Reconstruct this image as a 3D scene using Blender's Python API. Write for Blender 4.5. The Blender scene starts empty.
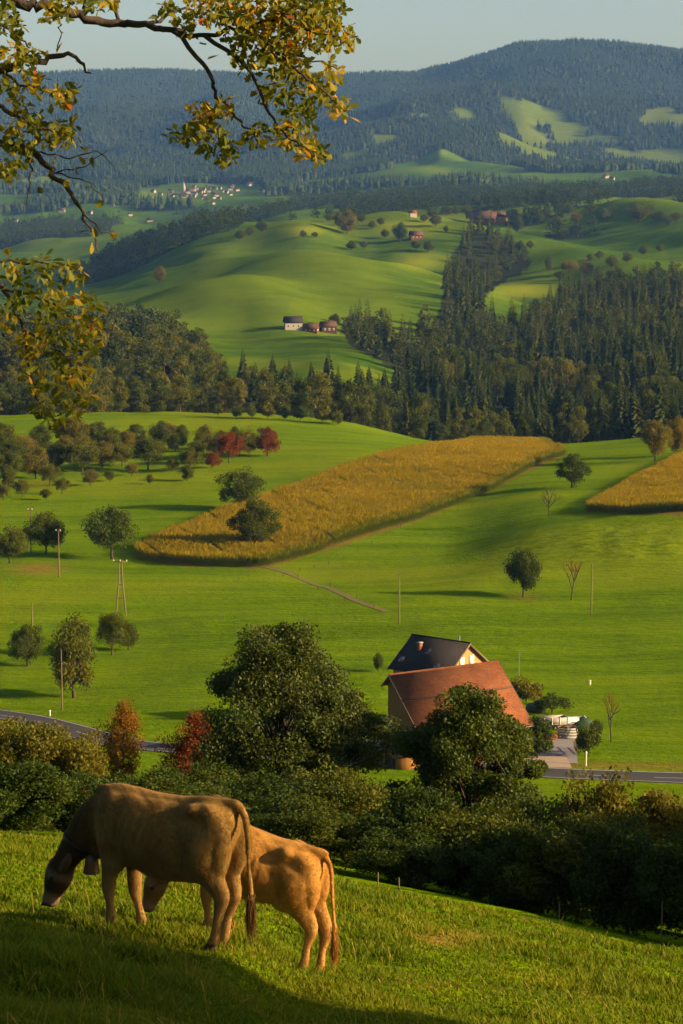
import bpy, bmesh, math, random
import numpy as np
from mathutils import Vector, Matrix, Euler

R = math.radians
rng = np.random.default_rng(11)
random.seed(11)
scn = bpy.context.scene
COL = scn.collection

# ------------------------------------------------------------------ camera geometry
FPX, H0 = 2300.0, 200.0
TH = math.atan((512 - H0) / FPX)
CT, ST = math.cos(TH), math.sin(TH)

def ray(px, row):
    return np.array([px - 341.5, CT * FPX + ST * (512 - row), -ST * FPX + CT * (512 - row)])

def at(px, row, Y):
    r = ray(px, row)
    return r * (Y / r[1])

def project(x, y, z):
    d = y * CT - z * ST
    d = np.where(d < 0.5, 0.5, d)
    return 341.5 + FPX * x / d, 512 - FPX * (y * ST + z * CT) / d

# ------------------------------------------------------------------ noise
def _hash(ix, iy, seed):
    n = (ix.astype(np.int64) * 374761393 + iy.astype(np.int64) * 668265263 + seed * 974634777) & 0xFFFFFFFF
    n = ((n ^ (n >> 13)) * 1274126177) & 0xFFFFFFFF
    n = n ^ (n >> 16)
    return (n & 0xFFFF) / 65535.0

def vnoise(x, y, seed=0):
    x = np.asarray(x, float); y = np.asarray(y, float)
    ix = np.floor(x); iy = np.floor(y)
    fx = x - ix; fy = y - iy
    fx = fx * fx * fx * (fx * (fx * 6 - 15) + 10); fy = fy * fy * fy * (fy * (fy * 6 - 15) + 10)
    a = _hash(ix, iy, seed); b = _hash(ix + 1, iy, seed); c = _hash(ix, iy + 1, seed); d = _hash(ix + 1, iy + 1, seed)
    return (a + (b - a) * fx + (c - a) * fy + (a - b - c + d) * fx * fy) * 2 - 1

def fbm(x, y, seed=0, octs=4):
    s = 0; a = 1.0
    for o in range(octs):
        s = s + a * vnoise(x * 2 ** o + 17.3 * o, y * 2 ** o - 9.1 * o, seed + o); a *= 0.5
    return s

def sstep(a, b, x):
    t = np.clip((x - a) / (b - a), 0, 1)
    return t * t * (3 - 2 * t)

# ------------------------------------------------------------------ terrain from depth profiles
K0 = [0, 110, 220, 330, 440, 550, 683]
ST_ROWS = [
    (46,  [0, 170, 341, 512, 683], [838, 858, 891, 927, 972]),
    (62,  [0, 170, 341, 512, 683], [835, 852, 882, 916, 958]),
    (90,  [0, 170, 341, 512, 683], [830, 842, 868, 898, 930]),
    (130, [0, 170, 341, 512, 683], [800, 812, 828, 846, 862]),
    (200, [0, 170, 341, 512, 683], [772, 782, 792, 804, 812]),
    (262, [0, 170, 341, 512, 683], [768, 774, 780, 788, 796]),
    (284, [0, 170, 341, 512, 683], [764, 770, 774, 781, 787]),
    (296, [0, 170, 341, 512, 683], [752, 757, 761, 766, 771]),
    (320, K0, [727, 733, 732, 730, 728, 730, 731]),
    (345, K0, [702, 700, 694, 690, 690, 690, 690]),
    (385, K0, [645, 645, 640, 636, 632, 632, 630]),
    (430, K0, [590, 592, 590, 588, 585, 582, 578]),
    (455, K0, [570, 572, 570, 571, 568, 553, 545]),
    (475, K0, [562, 559, 558, 556, 553, 526, 514]),
    (500, K0, [545, 543, 538, 536, 535, 516, 509]),
    (560, K0, [505, 503, 502, 503, 502, 489, 484]),
    (640, K0, [467, 466, 463, 463, 464, 462, 456]),
    (720, K0, [436, 434, 434, 437, 447, 446, 437]),
    (800, K0, [414, 413, 413, 420, 442, 447, 436]),
    (870, K0, [440, 438, 438, 443, 462, 462, 455]),
    (960, K0, [410, 412, 408, 415, 436, 440, 430]),
    (1050, K0, [380, 376, 390, 394, 410, 412, 400]),
    (1180, K0, [362, 362, 365, 362, 380, 385, 370]),
    (1300, K0, [350, 350, 344, 333, 352, 358, 345]),
    (1400, K0, [340, 338, 335, 327, 336, 338, 322]),
    (1600, K0, [330, 316, 308, 297, 304, 312, 295]),
    (1900, K0, [318, 297, 268, 254, 266, 284, 272]),
    (2150, K0, [305, 286, 247, 243, 246, 258, 246]),
    (2400, K0, [292, 272, 232, 224, 227, 236, 224]),
    (2700, K0, [284, 264, 236, 226, 224, 225, 216]),
    (2950, K0, [266, 252, 232, 220, 216, 212, 208]),
    (3250, K0, [252, 240, 226, 214, 205, 198, 196]),
    (3700, K0, [240, 232, 222, 210, 204, 200, 194]),
    (4300, K0, [222, 214, 208, 200, 194, 190, 184]),
    (5000, K0, [198, 194, 192, 188, 180, 176, 172]),
    (5800, K0, [170, 170, 170, 164, 152, 154, 160]),
    (6600, K0, [138, 140, 142, 132, 116, 120, 130]),
    (7400, K0, [108, 108, 110, 106, 92, 84, 92]),
    (8000, [0, 110, 220, 330, 400, 440, 470, 500, 530, 560, 610, 683], [92, 90, 92, 92, 84, 78, 64, 54, 47, 45, 48, 54]),
    (8500, [0, 110, 220, 330, 400, 440, 470, 500, 530, 560, 610, 683], [81, 76, 78, 80, 77, 72, 66, 58, 52, 50, 52, 58]),
    (9000, [0, 683], [108, 90]),
    (9700, [0, 683], [150, 130]),
]
CAMH, SLY, SLX = 1.75, 0.2585, 0.18

def pchip_slopes(X, Yv):
    h = np.diff(X); d = np.diff(Yv, axis=0) / h[:, None]
    m = np.zeros_like(Yv)
    w1 = (2 * h[1:] + h[:-1])[:, None]; w2 = (h[1:] + 2 * h[:-1])[:, None]
    same = d[:-1] * d[1:] > 0
    with np.errstate(divide='ignore', invalid='ignore'):
        hm = (w1 + w2) / (w1 / d[:-1] + w2 / d[1:])
    m[1:-1] = np.where(same, hm, 0)
    m[0] = d[0]; m[-1] = d[-1]
    return m

def hermite(X, Yv, m, i, t):
    h = (X[i + 1] - X[i])
    t2 = t * t; t3 = t2 * t
    return (2 * t3 - 3 * t2 + 1), (t3 - 2 * t2 + t) * h, (-2 * t3 + 3 * t2), (t3 - t2) * h

UG = np.linspace(-0.5, 0.5, 401)
_sy = []; _sz = []
for Yp in (22.0, 34.0):
    _sy.append(Yp); _sz.append(-CAMH - SLY * Yp - SLX * UG * Yp)
for (Yp, pxs, rows) in ST_ROWS:
    us = []; ms = []
    for p, r_ in zip(pxs, rows):
        q = ray(p, r_); us.append(q[0] / q[1]); ms.append(q[2] / q[1])
    us = np.array(us); ms = np.array(ms)
    if len(us) > 2:
        sl = pchip_slopes(us, ms[:, None])[:, 0]
        uu = np.clip(UG, us[0], us[-1])
        i = np.clip(np.searchsorted(us, uu) - 1, 0, len(us) - 2)
        t = (uu - us[i]) / (us[i + 1] - us[i])
        a, b, c, d = hermite(us, ms, sl, i, t)
        mm = a * ms[i] + b * sl[i] + c * ms[i + 1] + d * sl[i + 1]
    else:
        mm = np.interp(UG, us, ms)
    if Yp < 140:
        k = -SLX * (140 - Yp) / 100 if Yp > 46 else -SLX
        out = np.clip(UG, -.4, .4) - np.clip(UG, us[0], us[-1])
        mm = mm + k * 0.7 * out
    _sy.append(float(Yp)); _sz.append(mm * Yp)
SY = np.array(_sy); SZ = np.array(_sz)
SM = pchip_slopes(SY, SZ)

def terrain(x, y):
    x = np.asarray(x, float); y = np.asarray(y, float)
    x, y = np.broadcast_arrays(x, y)
    yc = np.clip(y, SY[0], SY[-1] - 1e-6)
    u = np.clip(x / np.maximum(yc, 1), UG[0], UG[-1] - 1e-9)
    fi = (u - UG[0]) / (UG[1] - UG[0]); iu = np.clip(fi.astype(int), 0, len(UG) - 2); fu = fi - iu
    i = np.clip(np.searchsorted(SY, yc, side='right') - 1, 0, len(SY) - 2)
    t = (yc - SY[i]) / (SY[i + 1] - SY[i])
    a, b, c, d = hermite(SY, None, None, i, t)
    def ev(j):
        return a * SZ[i, j] + b * SM[i, j] + c * SZ[i + 1, j] + d * SM[i + 1, j]
    z = ev(iu) * (1 - fu) + ev(iu + 1) * fu
    plane = -CAMH - SLY * y - SLX * np.clip(x, -60, 60)
    w = sstep(24, 42, y)
    plane = plane - .25 * sstep(-1.05, -.35, x) * np.exp(-((y - 21.3) / 4.0) ** 2)
    z = plane * (1 - w) + z * w
    # relief of its own
    wn = 1 - sstep(60, 110, y)
    z = z + wn * (0.10 * fbm(x / 3.1, y / 3.1, 3, 3) * sstep(3, 12, y) + 0.035 * vnoise(x / .7, y / .7, 8))
    wv = sstep(300, 345, y) * (1 - sstep(900, 1200, y))
    z = z + wv * (0.55 * fbm(x / 38, y / 26, 21, 3) + 0.10 * vnoise(x / 5., y / 4., 5))
    wb = np.exp(-((y - 462) / 26) ** 2) * sstep(30, 70, x)
    z = z + wb * 0.35 * fbm(x / 7, y / 3.5, 44, 2)
    wh = sstep(1000, 1500, y) * (1 - sstep(4500, 5500, y))
    z = z + wh * (8.0 * fbm(x / 185, y / 200, 31, 3) + 7.5 * vnoise((x + .2 * y) / 80, y / 320, 88))
    for (kx, ky, sx, sy, kh) in ((-38, 2260, 34, 70, 11), (62, 2430, 46, 90, 13), (66, 2120, 55, 60, 9), (-52, 1640, 60, 70, 7), (150, 2300, 60, 80, 9), (-10, 1180, 30, 60, 4), (330, 2700, 120, 160, 14), (120, 2900, 110, 150, 12)):
        z = z + kh * np.exp(-((x - kx) / sx) ** 2 - ((y - ky) / sy) ** 2)
    z = z - wh * (13.0 * np.exp(-((y - 1485) / 60) ** 2) + 20.0 * np.exp(-((y - 2050) / 80) ** 2)) * sstep(-.09, -.04, x / np.maximum(y, 1)) * (1 - sstep(.05, .09, x / np.maximum(y, 1)))
    wm = sstep(4300, 6500, y)
    rid = 1 - np.abs(fbm(x / 900 + .4 * vnoise(x / 500, y / 500, 61), y / 1500, 52, 4))
    z = z + wm * ((rid - .6) * 75 + 26 * fbm(x / 330, y / 400, 71, 3)) * (1 - .75 * sstep(7500, 8200, y))
    return z

def T(x, y):
    return float(terrain(np.array([x]), np.array([y]))[0])

def ground(px, row, y0=12.0, y1=9000.0):
    """first point of the ground seen along a sight line"""
    r = ray(px, row)
    Ys = np.exp(np.linspace(math.log(y0), math.log(y1), 2600))
    xs = r[0] / r[1] * Ys; zs = r[2] / r[1] * Ys
    d = zs - terrain(xs, Ys)
    k = np.where(d <= 0)[0]
    if len(k) == 0:
        k = [int(np.argmin(d / Ys))]
    i = k[0]
    if i > 0 and d[i] <= 0:
        t = d[i - 1] / (d[i - 1] - d[i] + 1e-12)
        Y = Ys[i - 1] + t * (Ys[i] - Ys[i - 1])
    else:
        Y = Ys[i]
    x = r[0] / r[1] * Y
    return Vector((x, Y, T(x, Y)))

# ------------------------------------------------------------------ mesh helpers
class G:
    """collects vertices and faces for ONE mesh"""
    def __init__(s):
        s.V = []; s.F = []; s.C = []; s.M = []; s.n = 0
    def add(s, V, F, c=0.5, m=0):
        V = np.asarray(V, float).reshape(-1, 3); F = np.asarray(F, np.int64)
        if len(F) == 0: return
        s.V.append(V); s.F.append(F + s.n); s.n += len(V)
        s.C.append(np.broadcast_to(np.asarray(c, float), (len(F),)).copy())
        s.M.append(np.full(len(F), m, np.int32))
    def mesh(s, name, mats, smooth=False):
        V = np.concatenate(s.V)
        me = bpy.data.meshes.new(name)
        me.vertices.add(len(V)); me.vertices.foreach_set('co', V.astype(np.float32).ravel())
        loops = np.concatenate([f.ravel() for f in s.F])
        tot = np.concatenate([np.full(len(f), f.shape[1]) for f in s.F])
        start = np.concatenate([[0], np.cumsum(tot)[:-1]])
        me.loops.add(len(loops)); me.loops.foreach_set('vertex_index', loops.astype(np.int32))
        me.polygons.add(len(tot)); me.polygons.foreach_set('loop_start', start.astype(np.int32))
        me.polygons.foreach_set('loop_total', tot.astype(np.int32))
        me.polygons.foreach_set('material_index', np.concatenate(s.M))
        if smooth: me.polygons.foreach_set('use_smooth', np.ones(len(tot), bool))
        at_ = me.attributes.new('tint', 'FLOAT', 'FACE'); at_.data.foreach_set('value', np.concatenate(s.C).astype(np.float32))
        if not isinstance(mats, (list, tuple)): mats = [mats]
        for m in mats: me.materials.append(m)
        me.update(calc_edges=True); me.validate(clean_customdata=False)
        return me
    def obj(s, name, mats, parent=None, smooth=False, loc=None):
        o = bpy.data.objects.new(name, s.mesh(name, mats, smooth)); COL.objects.link(o)
        if parent: o.parent = parent
        if loc is not None: o.location = loc
        return o
    # shapes
    def tube(s, pts, rad, sides=6, c=0.5, m=0, flat=None):
        P = np.asarray(pts, float); n = len(P); rad = np.broadcast_to(np.asarray(rad, float), (n,))
        tg = np.gradient(P, axis=0); tg /= (np.linalg.norm(tg, axis=1)[:, None] + 1e-9)
        ref = np.array([0, 0, 1.0]) if abs(tg[0, 2]) < .9 else np.array([1.0, 0, 0])
        a = np.cross(tg, ref); a /= (np.linalg.norm(a, axis=1)[:, None] + 1e-9); b = np.cross(tg, a)
        an = np.linspace(0, 2 * np.pi, sides, endpoint=False)
        V = P[:, None] + rad[:, None, None] * (np.cos(an)[None, :, None] * a[:, None] + np.sin(an)[None, :, None] * b[:, None])
        i = np.arange(n - 1)[:, None] * sides; j = np.arange(sides)[None]; j2 = (j + 1) % sides
        F = np.stack([i + j, i + j2, i + sides + j2, i + sides + j], -1).reshape(-1, 4)
        s.add(V.reshape(-1, 3), F, c, m)
        s.add(np.concatenate([V[0], P[:1]]), np.array([[sides, (k + 1) % sides, k] for k in range(sides)]), c, m)
        s.add(np.concatenate([V[-1], P[-1:]]), np.array([[sides, k, (k + 1) % sides] for k in range(sides)]), c, m)
    def box(s, c0, size, rz=0.0, c=0.5, m=0):
        d = np.array([[x, y, z] for x in (-.5, .5) for y in (-.5, .5) for z in (-.5, .5)]) * np.asarray(size, float)
        cr, sr = math.cos(rz), math.sin(rz)
        d = np.stack([d[:, 0] * cr - d[:, 1] * sr, d[:, 0] * sr + d[:, 1] * cr, d[:, 2]], 1) + np.asarray(c0, float)
        s.add(d, [[0, 1, 3, 2], [4, 6, 7, 5], [0, 4, 5, 1], [2, 3, 7, 6], [0, 2, 6, 4], [1, 5, 7, 3]], c, m)
    def slab(s, quad, thick, c=0.5, m=0):
        """a flat 4-corner panel with thickness (downwards along its normal)"""
        Q = np.asarray(quad, float); n = np.cross(Q[1] - Q[0], Q[3] - Q[0]); n /= np.linalg.norm(n)
        V = np.concatenate([Q, Q - n * thick])
        s.add(V, [[0, 1, 2, 3], [7, 6, 5, 4], [0, 4, 5, 1], [1, 5, 6, 2], [2, 6, 7, 3], [3, 7, 4, 0]], c, m)
    def poly_prism(s, pts, vec, c=0.5, m=0):
        P = np.asarray(pts, float); n = len(P); V = np.concatenate([P, P + np.asarray(vec, float)])
        for i in range(n):
            j = (i + 1) % n; s.add(V[[i, j, j + n, i + n]], [[0, 1, 2, 3]], c, m)
        s.add(P, [list(range(n))], c, m); s.add(V[n:], [list(range(n))[::-1]], c, m)
    def leaves(s, P, size, up=0.3, c=None, m=0, asp=0.62):
        """one small folded blade per point"""
        n = len(P)
        if n == 0: return
        size = np.broadcast_to(np.asarray(size, float), (n,)) * rng.uniform(.7, 1.3, n)
        a = rng.normal(size=(n, 3)); a /= np.linalg.norm(a, axis=1)[:, None]
        nr = rng.normal(size=(n, 3)); nr[:, 2] = np.abs(nr[:, 2]) + up
        b = np.cross(nr, a); b /= (np.linalg.norm(b, axis=1)[:, None] + 1e-9)
        a = a * size[:, None] * .5; b = b * (size * asp)[:, None] * .5
        V = np.stack([P - a, P + b * rng.uniform(.7, 1.2, n)[:, None] - a * .1, P + a, P - b * rng.uniform(.7, 1.2, n)[:, None] + a * .15], 1).reshape(-1, 3)
        F = np.arange(n * 4).reshape(n, 4)
        s.add(V, F, rng.uniform(0, 1, n) if c is None else c, m)

def empty(name, loc=(0, 0, 0), rz=0, sc=1.0):
    o = bpy.data.objects.new(name, None); COL.objects.link(o)
    o.location = loc; o.rotation_euler = (0, 0, rz)
    o.scale = sc if isinstance(sc, (tuple, list)) else (sc, sc, sc)
    o.empty_display_size = .2
    return o

def tag(o, label=None, cat=None, group=None, kind=None):
    if label: o['label'] = label
    if cat: o['category'] = cat
    if group: o['group'] = group
    if kind: o['kind'] = kind
    return o

# ------------------------------------------------------------------ materials
def newmat(name):
    m = bpy.data.materials.new(name); m.use_nodes = True
    nt = m.node_tree; nt.nodes.clear()
    return m, nt

def node(nt, t, **kw):
    n = nt.nodes.new(t)
    for k, v in kw.items(): setattr(n, k, v)
    return n

def ramp(nt, cols, fac=None):
    r = node(nt, 'ShaderNodeValToRGB')
    el = r.color_ramp.elements
    while len(el) < len(cols): el.new(0.5)
    for i, (p, c) in enumerate(cols):
        el[i].position = p; el[i].color = (*c, 1)
    if fac is not None: nt.links.new(fac, r.inputs[0])
    return r.outputs[0]

def noise(nt, scale, detail=4, vec=None, rough=.55, dim='3D'):
    n = node(nt, 'ShaderNodeTexNoise'); n.inputs['Scale'].default_value = scale
    n.inputs['Detail'].default_value = detail; n.inputs['Roughness'].default_value = rough
    if vec is not None: nt.links.new(vec, n.inputs['Vector'])
    return n.outputs['Fac']

def math_(nt, op, a, b=0.5, c=None):
    n = node(nt, 'ShaderNodeMath', operation=op)
    for i, v in enumerate((a, b, c)):
        if v is None: continue
        if isinstance(v, (int, float)): n.inputs[i].default_value = v
        else: nt.links.new(v, n.inputs[i])
    return n.outputs[0]

def mix(nt, fac, a, b, blend='MIX'):
    n = node(nt, 'ShaderNodeMix', data_type='RGBA', blend_type=blend)
    for i, v in ((0, fac), (6, a), (7, b)):
        if isinstance(v, (int, float)): n.inputs[i].default_value = v
        elif isinstance(v, tuple): n.inputs[i].default_value = (*v, 1)
        else: nt.links.new(v, n.inputs[i])
    return n.outputs[2]

def objvec(nt, scale=(1, 1, 1), rot=(0, 0, 0)):
    t = node(nt, 'ShaderNodeTexCoord'); mp = node(nt, 'ShaderNodeMapping')
    mp.inputs['Scale'].default_value = scale; mp.inputs['Rotation'].default_value = rot
    nt.links.new(t.outputs['Object'], mp.inputs['Vector'])
    return mp.outputs[0]

def attr(nt, name):
    a = node(nt, 'ShaderNodeAttribute'); a.attribute_name = name
    return a.outputs['Fac']

def finish(nt, col, rough=.8, bump=None, bdist=.05, bstr=.6, spec=.3, sheen=0):
    b = node(nt, 'ShaderNodeBsdfPrincipled'); o = node(nt, 'ShaderNodeOutputMaterial')
    if isinstance(col, tuple): b.inputs['Base Color'].default_value = (*col, 1)
    else: nt.links.new(col, b.inputs['Base Color'])
    if isinstance(rough, (int, float)): b.inputs['Roughness'].default_value = rough
    else: nt.links.new(rough, b.inputs['Roughness'])
    b.inputs['Specular IOR Level'].default_value = spec
    if sheen:
        b.inputs['Sheen Weight'].default_value = sheen; b.inputs['Sheen Roughness'].default_value = .4
        b.inputs['Sheen Tint'].default_value = (1, .7, .4, 1)
    if bump is not None:
        bp = node(nt, 'ShaderNodeBump'); bp.inputs['Distance'].default_value = bdist; bp.inputs['Strength'].default_value = bstr
        nt.links.new(bump, bp.inputs['Height']); nt.links.new(bp.outputs[0], b.inputs['Normal'])
    nt.links.new(b.outputs[0], o.inputs[0])
    return b

def leafmat(name, cols, transl=.35, trcol=None, rough=.55, rnd=.35, spec=.25):
    """foliage: hue differs leaf by leaf and plant by plant"""
    m, nt = newmat(name)
    oi = node(nt, 'ShaderNodeObjectInfo')
    f = math_(nt, 'ADD', math_(nt, 'MULTIPLY', attr(nt, 'tint'), 1 - rnd), math_(nt, 'MULTIPLY', oi.outputs['Random'], rnd))
    c = ramp(nt, cols, f)
    b = node(nt, 'ShaderNodeBsdfPrincipled'); nt.links.new(c, b.inputs['Base Color'])
    b.inputs['Roughness'].default_value = rough; b.inputs['Specular IOR Level'].default_value = spec
    t = node(nt, 'ShaderNodeBsdfTranslucent')
    tc = mix(nt, 1.0, c, trcol or (1.6, 1.35, .5), 'MULTIPLY'); nt.links.new(tc, t.inputs[0])
    ms = node(nt, 'ShaderNodeMixShader'); ms.inputs[0].default_value = transl
    nt.links.new(b.outputs[0], ms.inputs[1]); nt.links.new(t.outputs[0], ms.inputs[2])
    o = node(nt, 'ShaderNodeOutputMaterial'); nt.links.new(ms.outputs[0], o.inputs[0])
    return m

def simple(name, col, col2=None, scale=3.0, rough=.8, bump=0.0, spec=.3, detail=5):
    m, nt = newmat(name)
    v = objvec(nt)
    n = noise(nt, scale, detail, v)
    c = mix(nt, n, col, col2 or tuple(x * .6 for x in col))
    finish(nt, c, rough, n if bump else None, bump or .01, .8, spec)
    return m

MAT = {}
MAT['bark'] = simple('bark', (.055, .042, .03), (.02, .016, .012), 9, .9, .03)
MAT['oakbark'] = simple('oak_bark', (.06, .045, .03), (.018, .014, .010), 22, .9, .02)
MAT['fruit'] = leafmat('fruit_leaves', [(0, (.028, .046, .004)), (.4, (.048, .070, .005)), (.7, (.080, .090, .007)), (.9, (.12, .10, .009)), (1, (.17, .10, .011))], .3, spec=.08)
MAT['darkleaf'] = leafmat('dark_leaves', [(0, (.024, .042, .005)), (.5, (.045, .072, .006)), (1, (.085, .105, .010))], .3, spec=.1)
MAT['redleaf'] = leafmat('red_leaves', [(0, (.045, .032, .006)), (.35, (.10, .034, .008)), (.7, (.16, .036, .009)), (1, (.20, .065, .012))], .35, spec=.1)
MAT['orangeleaf'] = leafmat('orange_leaves', [(0, (.06, .052, .006)), (.4, (.13, .075, .008)), (.8, (.23, .095, .010)), (1, (.28, .15, .016))], .35, spec=.1)
MAT['olive'] = leafmat('olive_leaves', [(0, (.050, .058, .006)), (.45, (.090, .090, .009)), (.8, (.15, .12, .012)), (1, (.21, .13, .016))], .35, spec=.1)
MAT['bigtree'] = leafmat('ash_leaves', [(0, (.024, .040, .008)), (.5, (.052, .072, .012)), (.85, (.105, .118, .022)), (1, (.17, .16, .035))], .28, spec=.12)
MAT['walnut'] = leafmat('walnut_leaves', [(0, (.026, .044, .006)), (.5, (.052, .078, .008)), (.85, (.092, .110, .013)), (1, (.14, .12, .016))], .3, spec=.12)
MAT['hedge'] = leafmat('hedge_leaves', [(0, (.015, .031, .004)), (.5, (.036, .060, .006)), (.85, (.080, .090, .009)), (1, (.14, .110, .012))], .3, spec=.08, rnd=.5)
MAT['spruce'] = leafmat('spruce_needles', [(0, (.016, .032, .009)), (.5, (.030, .050, .012)), (.85, (.058, .074, .014)), (1, (.10, .086, .015))], .25, rnd=.6, spec=.03)
MAT['wood_leaf'] = leafmat('woodland_leaves', [(0, (.026, .046, .006)), (.45, (.054, .076, .009)), (.8, (.105, .108, .011)), (.95, (.15, .12, .013)), (1, (.18, .105, .013))], .32, rnd=.65, spec=.04)
MAT['farwood'] = leafmat('far_woods', [(0, (.015, .030, .008)), (.5, (.030, .050, .011)), (.85, (.062, .074, .013)), (1, (.10, .084, .014))], .2, spec=.02)
MAT['mountain'] = leafmat('mountain_needles', [(0, (.012, .022, .011)), (.6, (.018, .030, .012)), (1, (.034, .042, .014))], .1, spec=.02)
MAT['oakleaf'] = leafmat('oak_leaves', [(0, (.050, .075, .008)), (.4, (.110, .120, .010)), (.66, (.19, .160, .011)), (.86, (.32, .21, .013)), (.96, (.38, .17, .014)), (1, (.32, .09, .012))], .45, rnd=0, spec=.15)
MAT['grass'] = leafmat('pasture_grass', [(0, (.050, .088, .003)), (.5, (.090, .125, .004)), (.85, (.145, .150, .008)), (1, (.22, .17, .03))], .4, (1.25, 1.25, .4), rnd=0, rough=.7, spec=.08)
MAT['maize'] = leafmat('maize_leaves', [(0, (.060, .100, .003)), (.3, (.130, .135, .004)), (.6, (.225, .175, .005)), (1, (.31, .215, .009))], .35, (1.2, 1.1, .5), rnd=0, spec=.05)

def groundmat():
    m, nt = newmat('meadow_ground')
    g = node(nt, 'ShaderNodeNewGeometry'); pos = g.outputs['Position']
    def mp(sc, rot=(0, 0, 0)):
        k = node(nt, 'ShaderNodeMapping'); k.inputs['Scale'].default_value = sc; k.inputs['Rotation'].default_value = rot
        nt.links.new(pos, k.inputs['Vector']); return k.outputs[0]
    big = noise(nt, .012, 3, mp((1, 1, .3)))
    mid = noise(nt, .09, 4, mp((1, 1.6, .3)))
    fine = noise(nt, .75, 5, mp((1, 1.3, 1)), .65)
    rows = noise(nt, .55, 3, mp((.06, 1.5, .2), (0, 0, R(-8))), .6)
    c = ramp(nt, [(.3, (.048, .110, .001)), (.5, (.076, .152, .001)), (.7, (.112, .182, .002))], big)
    c = mix(nt, .55, c, ramp(nt, [(.3, (.052, .108, .001)), (.55, (.090, .162, .001)), (.75, (.130, .186, .002))], mid))
    c = mix(nt, .62, c, ramp(nt, [(.34, (.030, .080, .001)), (.55, (.098, .168, .001)), (.75, (.160, .205, .004))], fine))
    c = mix(nt, .28, c, ramp(nt, [(.35, (.055, .100, .002)), (.65, (.150, .198, .004))], rows))
    rows2 = noise(nt, .5, 4, mp((.035, .32, .2), (0, 0, R(-5))), .65)
    c = mix(nt, .42, c, ramp(nt, [(.36, (.034, .082, .001)), (.5, (.085, .152, .001)), (.64, (.135, .192, .002))], rows2))
    c = mix(nt, attr(nt, 'deep'), c, ramp(nt, [(.34, (.011, .042, .0015)), (.5, (.026, .070, .002)), (.66, (.052, .104, .003))], math_(nt, 'ADD', math_(nt, 'MULTIPLY', noise(nt, .035, 5, mp((1, 1.2, .4)), .65), .6), math_(nt, 'MULTIPLY', noise(nt, .16, 4, mp((.5, 1.2, .3)), .65), .4))))
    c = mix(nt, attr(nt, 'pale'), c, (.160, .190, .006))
    c = mix(nt, attr(nt, 'dry'), c, mix(nt, fine, (.10, .060, .016), (.20, .125, .030)))
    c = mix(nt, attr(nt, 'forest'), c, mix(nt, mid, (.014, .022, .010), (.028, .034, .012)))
    tus = noise(nt, .28, 4, mp((1, 2.6, 1)), .6)
    c = mix(nt, math_(nt, 'MULTIPLY', attr(nt, 'tussock'), ramp(nt, [(.45, (0, 0, 0)), (.66, (1, 1, 1))], tus)), c, (.042, .085, .002))
    h = math_(nt, 'ADD', math_(nt, 'MULTIPLY', fine, .55), math_(nt, 'MULTIPLY', rows, .35))
    h = math_(nt, 'ADD', h, math_(nt, 'MULTIPLY', noise(nt, 2.6, 3, pos), .22))
    h = math_(nt, 'ADD', h, math_(nt, 'MULTIPLY', rows2, .5))
    h = math_(nt, 'ADD', h, math_(nt, 'MULTIPLY', tus, math_(nt, 'MULTIPLY_ADD', attr(nt, 'tussock'), 1.6, .5)))
    finish(nt, c, .9, h, .75, 1.0, 0)
    return m
MAT['ground'] = groundmat()

def tilemat(name, ca, cb, cdark, sc=1.0):
    m, nt = newmat(name)
    v = objvec(nt)
    w = node(nt, 'ShaderNodeTexWave', wave_type='BANDS', bands_direction='Z'); w.inputs['Scale'].default_value = 1.55 * sc
    w.inputs['Distortion'].default_value = .4; nt.links.new(v, w.inputs['Vector'])
    n1 = noise(nt, .5, 5, v, .65); n2 = noise(nt, 5, 3, v)
    c = mix(nt, ramp(nt, [(.35, (0, 0, 0)), (.65, (1, 1, 1))], n1), ca, cb)
    c = mix(nt, ramp(nt, [(.45, (0, 0, 0)), (.75, (1, 1, 1))], n2), c, cdark)
    finish(nt, c, .85, w.outputs['Fac'], .05, .7, .2)
    return m
MAT['tiles'] = tilemat('barn_tiles', (.105, .034, .011), (.165, .058, .017), (.060, .022, .009))
MAT['slate'] = tilemat('slate_roof', (.018, .017, .018), (.026, .024, .024), (.010, .010, .011))
MAT['browntile'] = tilemat('brown_tiles', (.060, .032, .020), (.080, .042, .026), (.038, .022, .015))
def boardmat(name, a, b):
    m, nt = newmat(name)
    v = objvec(nt, (4.2, 4.2, .25))
    n = noise(nt, 1.0, 6, v, .7)
    finish(nt, mix(nt, ramp(nt, [(.3, (0, 0, 0)), (.7, (1, 1, 1))], n), a, b), .8, n, .03, .6, .2)
    return m
MAT['orangewood'] = boardmat('orange_boards', (.235, .115, .020), (.13, .058, .011))
MAT['brownwood'] = boardmat('brown_boards', (.12, .050, .017), (.065, .028, .011))
MAT['darkwood'] = boardmat('dark_boards', (.05, .030, .018), (.022, .014, .010))
MAT['polewood'] = boardmat('pole_wood', (.16, .115, .065), (.09, .062, .036))
MAT['ochre'] = simple('ochre_plaster', (.38, .185, .065), (.31, .145, .05), 2.5)
MAT['white'] = simple('white_paint', (.72, .70, .66), (.55, .53, .49), 4, .6)
MAT['plaster'] = simple('white_plaster', (.34, .31, .27), (.25, .23, .20), .8)
MAT['cream'] = simple('cream_plaster', (.24, .21, .18), (.17, .15, .13), .8)
MAT['grey'] = simple('grey_boards', (.30, .29, .27), (.17, .165, .155), 2.5)
MAT['metal'] = simple('grey_metal', (.22, .225, .23), (.14, .145, .15), 5, .4, 0, .5)
MAT['rubber'] = simple('black_rubber', (.02, .02, .02), None, 5, .8)
MAT['green'] = simple('green_tarpaulin', (.014, .042, .008), (.008, .026, .006), 3, .6)
MAT['asphalt'] = simple('asphalt', (.036, .036, .038), (.024, .024, .026), 1.2, .85, .01)
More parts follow.
